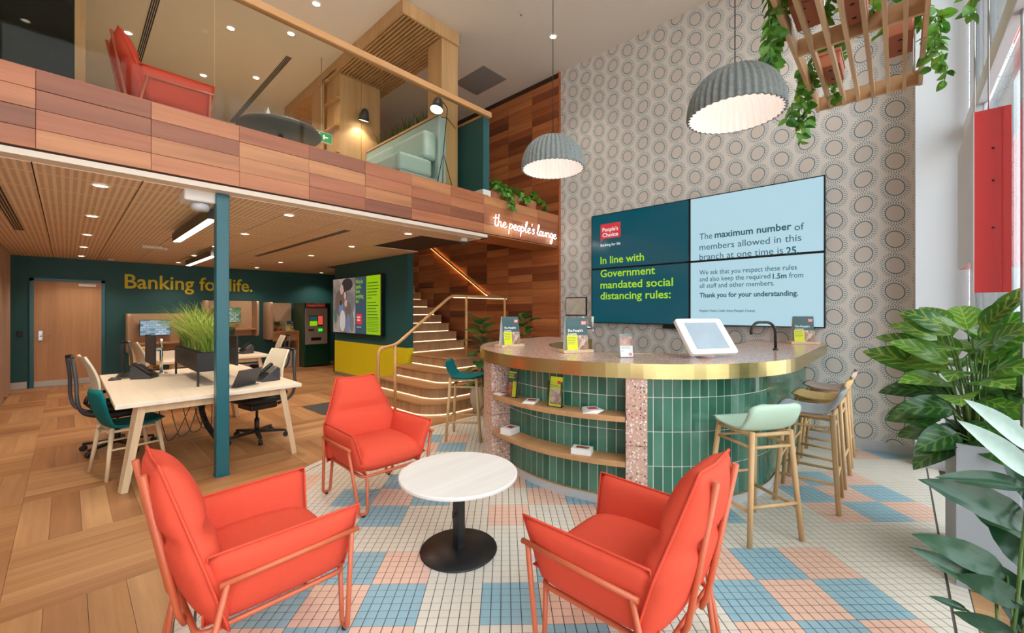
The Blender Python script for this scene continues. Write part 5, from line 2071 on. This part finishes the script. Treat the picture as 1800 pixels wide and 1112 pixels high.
TG_ = 'cream-backed task chairs'
tc = make_task_chair()
place(tc, (.38, 6.22, 0), R(-84), 'cream-backed task chair at the left side of front desk', TG_)
place(copy_tree(tc), (1.52, 5.50, 0), R(100), 'cream-backed task chair at the right side of front desk', TG_)
place(copy_tree(tc), (.95, 8.5, 0), R(-80), 'cream-backed task chair at the left of the rear desk', TG_)
place(copy_tree(tc), (2.52, 8.55, 0), R(82), 'cream-backed task chair at the right of the rear desk', TG_)


def make_cafe_chair(mat):
    t = thing('visitor_chair', 'x', 'chair')
    MB().pillow(shell(.44, .24, -.22, .455, .80, .016), 14, 26, 9.0).build('seat', mat, t, merge=True)
    for sx in (-1, 1):
        for sy in (-1, 1):
            MB().tube([(sx * .16, sy * .16, .445), (sx * .225, sy * .215, 0)], .019, 10, r1=.0145).build('leg', M_['pale_wood'], t)
        MB().tube([(sx * .165, -.165, .415), (sx * .165, .165, .415)], .013, 8).build('rail', M_['pale_wood'], t)
        MB().tube([(sx * .19, -.185, .26), (sx * .19, .185, .26)], .010, 8).build('stretcher', M_['pale_wood'], t)
    for sy in (-1, 1):
        MB().tube([(-.165, sy * .165, .405), (.165, sy * .165, .405)], .013, 8).build('rail', M_['pale_wood'], t)
    return t


VG = 'shell visitor chairs'
vc = make_cafe_chair(M_['teal_fab'])
place(vc, (.40, 5.32, 0), R(-78), 'teal shell visitor chair at the near left end of front desk', VG)
for loc, rz, lab in (((1.46, 7.15, 0), R(165), 'sand shell visitor chair at the far end of front desk'), ((2.05, 10.45, 0), R(170), 'sand shell visitor chair at the far end of rear desk'), ((1.05, 10.45, 0), R(190), 'tan shell visitor chair before the left wall pod')):
    s = copy_tree(vc)
    for c in s.children:
        if c.name.startswith('seat'):
            c.data = c.data.copy()
            c.data.materials[0] = M_['sand_fab']
    place(s, loc, rz, lab, VG)

# ---------------------------------------------------------------- wall pods and cash machine
def screen_mat(name, cols):
    t = NT(name)
    n = t.n('ShaderNodeTexBrick')
    n.inputs['Scale'].default_value = 5
    n.inputs['Color1'].default_value = lin(cols[0])
    n.inputs['Color2'].default_value = lin(cols[1])
    n.inputs['Mortar'].default_value = lin(cols[2])
    n.inputs['Mortar Size'].default_value = .04
    tc_ = t.n('ShaderNodeTexCoord')
    mp = t.n('ShaderNodeMapping')
    mp.inputs['Rotation'].default_value = (PI / 2, 0, 0)
    t.l(tc_.outputs['Object'], mp.inputs[0])
    t.l(mp.outputs[0], n.inputs['Vector'])
    t.b.inputs['Base Color'].default_value = (.02, .02, .02, 1)
    t.l(n.outputs[0], t.b.inputs['Emission Color'])
    t.b.inputs['Emission Strength'].default_value = .9
    return t.m


scr_web = screen_mat('web_page_screen', [(60, 110, 120), (210, 226, 236), (120, 160, 190)])
scr_car = screen_mat('car_page_screen', [(60, 130, 40), (190, 210, 236), (40, 70, 50)])


def pod(x0, x1, z0, z1, label, scr):
    t = thing('wall_pod', label, 'wall pod', ((x0 + x1) / 2, YB, z0), 0, 'felt wall pods')
    a, H_ = (x1 - x0) / 2, z1 - z0
    D = -.46
    MB().box(-a, a, -.03, -.002, 0, H_).build('back_panel', M_['pod_felt'], t)
    for s in (-1, 1):
        MB().prism(fillet_xy([(0, 0), (D, 0), (D, H_), (0, H_)], .09), -.025, .025, M=Matrix(((0, 0, 1, s * a), (1, 0, 0, 0), (0, 1, 0, 0), (0, 0, 0, 1)))).build('side_wing', M_['pod_felt'], t)
    MB().box(-a, a, -.40, -.03, .16, .19).build('ledge', M_['shelf_wood'], t)
    m_ = MB().box(-a * .62, a * .45, -.11, -.08, .34, .34 + H_ * .42).build('monitor', M_['black'], t)
    MB().box(-a * .60, a * .43, -.112, -.11, .35, .33 + H_ * .42).build('screen', scr, m_)
    MB().box(-.02, .02, -.1, -.03, .40, .46).build('bracket', M_['black'], m_)
    return t


def fillet_xy(pts, r):
    return [(p.x, p.y) for p in fillet([(x, y, 0) for x, y in pts], r, 4, True)]


pod(.90, 1.90, .60, 1.43, 'felt-sided wall pod with lit screen, left of the grass', scr_web)
pod(2.24, 3.29, .86, 1.74, 'felt-sided wall pod with lit screen, right of the column', scr_car)

t = thing('brochure_counter', 'small timber counter with tall felt side wing beside cash machine', 'counter', (3.92, YB, 0))
MB().box(-.36, .32, -.55, -.02, .92, .96).build('top', M_['shelf_wood'], t)
MB().box(.29, .32, -.55, -.02, 0, .92).build('end_panel', M_['shelf_wood'], t)
MB().box(-.30, .29, -.50, -.47, .70, .92).build('drawer_front', M_['shelf_wood'], t)
MB().prism(fillet_xy([(-.02, .75), (-.60, .75), (-.60, 1.72), (-.02, 1.72)], .08), -.03, .03, M=Matrix(((0, 0, 1, -.36), (1, 0, 0, 0), (0, 1, 0, 0), (0, 0, 0, 1)))).build('side_wing', M_['pod_felt'], t)
MB().box(-.33, .30, -.03, -.005, .96, 1.70).build('back_panel', M_['pod_felt'], t)
MB().box(-.2, .2, -.4, -.15, .0, .42).build('waste_bin', M_['grey_skirt'], t, bevel=.01)
trailing('potted_plant', 'small leafy pot plant on counter beside the cash machine', (3.78, 11.85, .961), 0, 22, [], 41, 'pot', .12, .16, .12, None, 1.0, [leaf_mesh('leaf', .10, .06, M_['leaf_fig'], .4, .2)])
aframe((4.03, 11.82, .961), 0, 'card stand on the counter beside the cash machine', .16, .24)

t = thing('cash_machine', 'dark green cash machine with red header against the back wall', 'cash machine', (4.55, 11.78, 0))
MB().box(-.30, .40, -.36, .40, .02, 1.70).build('cabinet', M_['atm_green'], t, bevel=.012)
MB().box(-.27, .30, -.385, -.36, .60, 1.56).build('grey_fascia', plain('atm_grey', (168, 158, 148), .4), t, bevel=.006, label='grey operating panel')
MB().box(-.27, .30, -.375, -.36, .04, .58).build('lower_door', M_['atm_green'], t, bevel=.004)
hd = MB().box(-.24, .24, -.39, -.36, 1.585, 1.685).build('header_sign', M_['red'], t)
text('lettering', "People's Choice", .062, M_['white_txt'], hd, XZ(-.20, -.392, 1.615), bold=.0008, ext=.0004)
sc_ = MB().box(-.18, .18, -.392, -.385, 1.08, 1.36).build('screen', M_['black'], t)
MB().box(-.17, .03, -.394, -.392, 1.09, 1.22).build('lime_block', emit('atm_lime', lin((150, 210, 20)), .9), sc_)
MB().box(-.17, .03, -.394, -.392, 1.235, 1.34).build('teal_block', emit('atm_teal', lin((30, 80, 84)), .9), sc_)
MB().box(.05, .17, -.394, -.392, 1.12, 1.35).build('coral_block', emit('atm_coral', lin((236, 90, 70)), .9), sc_)
MB().box(-.20, -.06, -.40, -.385, .96, 1.0).build('card_slot', M_['black'], t)
MB().box(.06, .16, -.40, -.385, .94, 1.01).build('card_reader_light', emit('atm_green_light', lin((20, 220, 60)), 1.4), t)
MB().box(-.13, .13, -.40, -.385, .70, .78).build('cash_slot', M_['black'], t)

# wall lettering
fit_text('wall_lettering', 'Banking for life.', .44, 2.43, M_['yellow'], None, frame((.86, YB - .004, 1.985), (1, 0, 0), (0, 0, 1)), bold=.006, ext=.004)
tag(bpy.data.objects['wall_lettering'], 'yellow lettering Banking for life on the teal back wall', 'lettering')

# screen on the partition
tv2 = thing('advert_screen', 'large advert screen on the teal stair partition', 'screen', (4.312, 8.54, 1.61))
MB().box(-.09, -.003, -1.08, 1.08, -.62, .62).build('housing', M_['bezel'], tv2, bevel=.006)
FX = lambda y, z: frame((-.0935, y, z), (0, -1, 0), (0, 0, 1))


def adv(y0, y1, z0, z1, name, mat):
    return MB().box(-.0925, -.09, min(y0, y1), max(y0, y1), z0, z1).build(name, mat, tv2)


t_ = NT('family_photo_picture')
n1 = t_.noise(t_.obj((1, 1.2, 1.0)), 2.6, 5, .6)
cc = t_.ramp(n1, [lin((44, 42, 46)), lin((92, 88, 90)), lin((150, 130, 118)), lin((196, 186, 180)), lin((122, 134, 158))])
t_.b.inputs['Base Color'].default_value = (.02, .02, .02, 1)
t_.l(cc, t_.b.inputs['Emission Color'])
t_.b.inputs['Emission Strength'].default_value = .8
PHM = t_.m
e_slate = emit('advert_slate', lin((50, 78, 92)), .9)
e_lime2 = emit('advert_lime', lin((150, 196, 8)), .95)
e_skin = emit('advert_skin', lin((206, 170, 150)), .8)
e_grey = emit('advert_grey', lin((120, 116, 118)), .8)
e_blue = emit('advert_denim', lin((110, 128, 170)), .8)
e_pale = emit('advert_pale', lin((206, 200, 196)), .8)
e_hair = emit('advert_hair', lin((70, 52, 46)), .8)
e_drk = emit('advert_dark_text', lin((50, 84, 20)), .9)
Lp = adv(1.06, -.02, -.60, .60, 'photo', PHM)
Mp = adv(-.02, -.50, -.60, .60, 'slate_panel', e_slate)
Rp_ = adv(-.50, -1.06, -.60, .60, 'lime_panel', e_lime2)
# the figures of the photo, drawn as flat shapes on the picture
def blob(y, z, ry, rz, mat, k=14, off=.0005):
    MB().prism([(ry * math.cos(2 * PI * i / k), rz * math.sin(2 * PI * i / k)) for i in range(k)], 0, .0004, M=frame((-.0928 - off, y, z), (0, -1, 0), (0, 0, 1))).build('photo_shape', mat, Lp)


e_brown = emit('advert_brown', lin((112, 92, 80)), .8)
e_green = emit('advert_green', lin((70, 110, 90)), .8)
e_shade = emit('advert_shade', lin((52, 48, 50)), .8)
for i, (y, z, a, b, m) in enumerate(((.36, .46, .26, .14, e_shade), (.70, .06, .26, .30, e_brown), (.27, .02, .24, .28, e_grey), (.62, .36, .085, .115, e_skin), (.45, .25, .085, .12, e_hair), (.46, .22, .06, .085, e_skin),
                                      (.30, -.12, .15, .20, e_brown), (.42, .05, .065, .085, e_skin), (.64, -.08, .12, .15, e_blue), (.66, .06, .055, .065, e_hair), (.58, -.34, .14, .24, e_pale), (.30, -.40, .08, .22, e_blue), (.14, -.36, .10, .22, e_grey), (.93, -.24, .08, .16, e_green))):
    blob(y, z, a, b, m, off=.0002 * i)
text('lettering', "We're for\npeople...\nabove\neverything\nelse.", .125, e_lime2, Mp, FX(-.045, .46), bold=.001, ext=.0003, width=.62, line=.82)
MB().box(-.0935, -.0925, -.30, -.08, -.40, -.18).build('red_logo', e_red, Mp)
text('lettering', "People's\nChoice", .06, e_white, Mp, frame((-.0945, -.095, -.27), (0, -1, 0), (0, 0, 1)), bold=.0006, ext=.0003, width=.8)
text('lettering', 'Banking for life', .035, e_white, Mp, FX(-.085, -.47), ext=.0003, width=.9)
for z0, ws, pt in ((.46, (.44, .46, .45, .40, .38, .18), .062), (.06, (.36, .44, .36, .38, .42, .44), .062), (-.26, (.46, .46, .45, .46, .46, .44, .46, .46, .45, .46), .030)):
    text_lines(Rp_, FX(-.54, z0), ws, pt, e_drk)

# ---------------------------------------------------------------- floor vent, curtain
t = thing('floor_grille', 'dark metal floor grille in the parquet near the partition', 'floor grille', (2.72, 6.42, .001))
MB().box(-.22, .22, -.38, .38, 0, .002).build('pan', M_['black'], t)
for k in range(15):
    MB().box(-.22 + k * .0305 - .004, -.22 + k * .0305 + .004, -.38, .38, .002, .006).build('bar', M_['steel'], t)
for k in range(25):
    MB().box(-.22, .22, -.38 + k * .0315 - .004, -.38 + k * .0315 + .004, .0015, .0055).build('bar', M_['steel'], t)
t = thing('curtain', 'taupe full-height curtain at the left end of back wall', 'curtain', (-.74, 11.2, 0))
MB().grid(lambda u, v: Vector((.045 * math.sin(u * 34) + .02 * math.sin(u * 11), -1.2 + u * 2.0, .02 + 2.5 * v)), 90, 3).build('drape', M_['curtain'], t)
MB().tube([(0, -1.2, 2.53), (0, .85, 2.53)], .012, 8).build('track', M_['steel'], t)

# ---------------------------------------------------------------- mezzanine furnishings
FZ = 3.141
cn = thing('timber_canopy', 'slatted timber canopy frame hung from the mezzanine ceiling', 'canopy', (3.05, 4.83, 5.47))
MB().box(0, .03, 0, 4.4, 0, .185).box(.94, .97, 0, 4.4, 0, .185).box(.03, .94, 0, .03, 0, .185).box(.03, .94, 4.37, 4.4, 0, .185).build('edge_board', M_['joinery'], cn)
MB().box(.03, .94, .03, 4.37, .10, .185).build('backing', M_['clad_back'], cn)
for k in range(16):
    x = .05 + k * .0565
    MB().box(x, x + .029, .03, 2.0, .005, .06).build('slat', M_['joinery'], cn)
MB().box(.03, .94, 2.0, 4.37, .0, .03).build('solid_soffit', M_['joinery'], cn)
pl_ = MB().box(3.72, 4.02, 4.86, 5.2, FZ, 5.47).build('timber_pillar', M_['joinery'], bevel=.004)
tag(pl_, 'square timber pillar holding the slatted canopy upstairs', 'pillar')
jn = thing('joinery_wall', 'tall timber joinery panels with open shelves upstairs', 'cabinet', (3.05, 6.83, FZ))
MB().box(.06, .44, 0, .5, .0, .95).box(.06, .44, 0, .5, .956, 2.32).build('panel', M_['joinery'], jn)
MB().box(.446, .80, 0, .5, .0, .95).box(.446, .80, 0, .5, .956, 2.32).build('panel', M_['joinery'], jn)
MB().box(0, .02, .52, 1.0, 0, 2.32).build('shelf_side', M_['joinery'], jn)
for k in range(6):
    MB().box(.0, .06, .0, .5, .1 + .45 * k, .125 + .45 * k).build('shelf', M_['joinery'], jn)
MB().box(0, .97, 2.3, 2.38, 0, 2.32).build('back_panel', M_['joinery'], jn)
MB().box(.9, .97, 1.0, 2.3, 0, 2.32).build('niche_side', M_['joinery'], jn)
spot(jn, (.45, 1.3, 2.28), 25, WARM, 120, .7, .05)

sf = thing('booth_sofa', 'pale blue high-backed booth sofa upstairs behind the glass', 'sofa', (3.68, 4.72, FZ))
MB().box(-.72, -.10, .04, 1.7, .0, .20).build('plinth', M_['sofa'], sf)
for k in range(2):
    MB().box(-.74, -.20, .03 + k * .84, .85 + k * .84, .20, .45).build('seat_cushion', M_['sofa'], sf, bevel=.05, seg=3)
    MB().box(-.34, -.12, .03 + k * .84, .85 + k * .84, .45, .86).build('back_cushion', M_['sofa'], sf, bevel=.06, seg=3)
MB().box(-.12, .02, .0, 2.08, .0, 1.10).build('high_back', M_['sofa'], sf, bevel=.02)
MB().box(-.13, .03, .0, 2.08, 1.10, 1.13).build('timber_cap', M_['joinery'], sf)
tp_ = thing('trough_planter', 'trough of dark grass behind the booth sofa upstairs', 'planter', (3.90, 6.02, FZ))
MB().box(-.17, .17, -.75, .75, .0, 1.06).build('trough', M_['black_metal'], tp_)
g = MB()
for k in range(9):
    blades(g, 90, 0, -.65 + 1.3 * k / 8, 1.06, .12, .1, .46, .55, .008, 60 + k)
g = g.build('grass', M_['grass_dk'], tp_)
g['kind'] = 'stuff'

lp = thing('floor_lamp', 'black tripod floor lamp with lit cone shade upstairs', 'floor lamp', (3.50, 4.54, FZ))
ap = Vector((0, 0, .50))
for a in (1.9, 4.2, 5.6):
    MB().tube([tuple(ap), (.16 * math.cos(a), .10 * math.sin(a), 0)], .006, 6).build('leg', M_['black_metal'], lp)
MB().tube(fillet([tuple(ap), (.09, .02, 1.16), (-.06, .0, 1.22)], .05, 4), .006, 6).build('pole', M_['black_metal'], lp)
MB().tube([(-.02, .0, .98), (.07, .02, 1.02), (.26, .06, .94)], .005, 6).build('counter_arm', M_['black_metal'], lp)


def lamp_head(parent, loc, d, s=1.0):
    q = Vector(d).to_track_quat('-Z', 'Y').to_matrix().to_4x4()
    M = Matrix.Translation(loc) @ q
    o = MB().lathe([(.0, .13), (.03, .125), (.06, .08), (.075, 0), (.092, -.07), (.088, -.07), (.06, .05), (0, .08)], 22, M=M).build('shade', M_['grey_pl'], parent)
    MB().lathe([(0, -.062), (.082, -.062), (.082, -.06)], 20, M=M).build('lit_disc', M_['lamp_on'], o)
    spot(parent, Vector(loc) + Vector(d).normalized() * .08, 14 * s, WARM, 110, .6, .04, d)


lamp_head(lp, (-.10, -.0, 1.11), (-.3, -.1, -1))
wl = thing('wall_spotlight', 'dark cone wall lamp lit against the timber joinery upstairs', 'wall lamp', (3.45, 6.74, FZ + 1.62))
MB().tube(fillet([(0, .09, .12), (0, .0, .14), (0, -.08, .10)], .04, 4), .006, 6).build('arm', M_['black_metal'], wl)
lamp_head(wl, (0, -.10, .03), (0, .35, -1), 1.2)
ex = thing('exit_sign', 'green running-man exit sign upstairs beyond the glass', 'exit sign', (2.86, 6.95, 4.27))
MB().box(-.17, .17, -.02, .02, 0, .17).build('body', M_['white'], ex, bevel=.004)
MB().tube([(0, 0, .17), (0, 0, ZT - 4.27)], .006, 6).build('hanger', M_['steel'], ex)
MB().box(-.16, .16, -.022, -.02, .01, .16).build('green_face', emit('exit_green', lin((20, 150, 80)), 1.2), ex)
mn = MB()
mn.box(-.10, -.03, -.024, -.022, .03, .14).box(.02, .045, -.024, -.022, .05, .12).box(.02, .10, -.024, -.022, .075, .095)
mn.build('pictogram', emit('exit_white', (1, 1, .8), 1.2), ex)
rt = thing('lounge_table', 'round dark-edged table upstairs near the glass', 'table', (1.62, 5.02, FZ))
MB().lathe([(0, .31), (.40, .31), (.42, .335), (.40, .36), (0, .36)], 40).build('top', plain('olive_table', (74, 70, 58), .5), rt)
MB().tube([(0, 0, 0), (0, 0, .32)], .03, 12).build('post', M_['black_metal'], rt)
MB().lathe([(0, 0), (.22, 0), (.22, .012), (0, .016)], 30).build('base', M_['black_metal'], rt)
t = thing('tent_card', 'small white tent card on the round table upstairs', 'card', (1.48, 5.02, FZ + .361))
MB().prism([(-.05, 0), (.05, 0), (.0, .19)], -.06, .06, M=Matrix(((1, 0, 0, 0), (0, 0, 1, 0), (0, 1, 0, 0), (0, 0, 0, 1)))).build('card', M_['paper'], t)

# glazed meeting room upstairs
gr = struct('window_2', 'smoked glass meeting room front upstairs')
MB().box(-2.5, .06, 6.5, 6.512, FZ, ZT).build('glass_pane', M_['glass_dark'], gr)
MB().box(.06, .14, 6.46, 6.55, FZ, ZT).build('timber_post', M_['joinery'], gr)
MB().box(-2.5, .06, 6.49, 6.52, FZ + 2.05, FZ + 2.10).build('transom', M_['teal_wall'], gr)
o = MB().box(-2.5, .10, 8.2, 8.3, FZ, ZT).box(.06, .12, 6.55, 8.2, FZ, ZT).build('wall_meeting', plain('dark_olive_paint', (110, 120, 96), .7))
tag(o, 'dark wall inside the glazed meeting room upstairs', kind='structure')

# last: tell the look-alike lamps apart by row and place
low = sorted([o for o in bpy.data.objects if o.name.startswith('downlight') and o.get('group') == 'downlights under the mezzanine'], key=lambda o: (round(o.location.x, 1), o.location.y))
rows = {.2: 'left-hand row of timber-ceiling downlights', 1.7: 'middle row of timber-ceiling downlights', 3.2: 'row of timber-ceiling downlights nearest the partition', 4.8: ''}
ordn = ['first from the camera', 'second from the camera', 'third from the camera', 'fourth from the camera', 'fifth from the camera']
cnt = {}
for o in low:
    k = round(o.location.x, 1)
    i = cnt.get(k, 0)
    cnt[k] = i + 1
    o['label'] = 'recessed downlight above the cash machine' if k == 4.8 else ordn[i] + ' in the ' + rows[k]
lab = {(2.31, 5.78): 'mezzanine ceiling downlight above the handrail, nearest the picture top', (2.30, 6.68): 'mezzanine ceiling downlight just right of the second glass joint', (1.65, 7.2): 'mezzanine ceiling downlight right of the first glass joint',
       (1.65, 9.0): 'mezzanine ceiling downlight just right of the coral chair arm', (2.31, 8.4): 'mezzanine ceiling downlight before the timber canopy edge', (.63, 8.45): 'mezzanine ceiling downlight behind the coral chair back',
       (5.04, 3.84): 'high ceiling downlight behind the cord of the farther pendant'}
for o in bpy.data.objects:
    if o.name.startswith('downlight'):
        k = (round(o.location.x, 2), round(o.location.y, 2))
        if k in lab:
            o['label'] = lab[k]
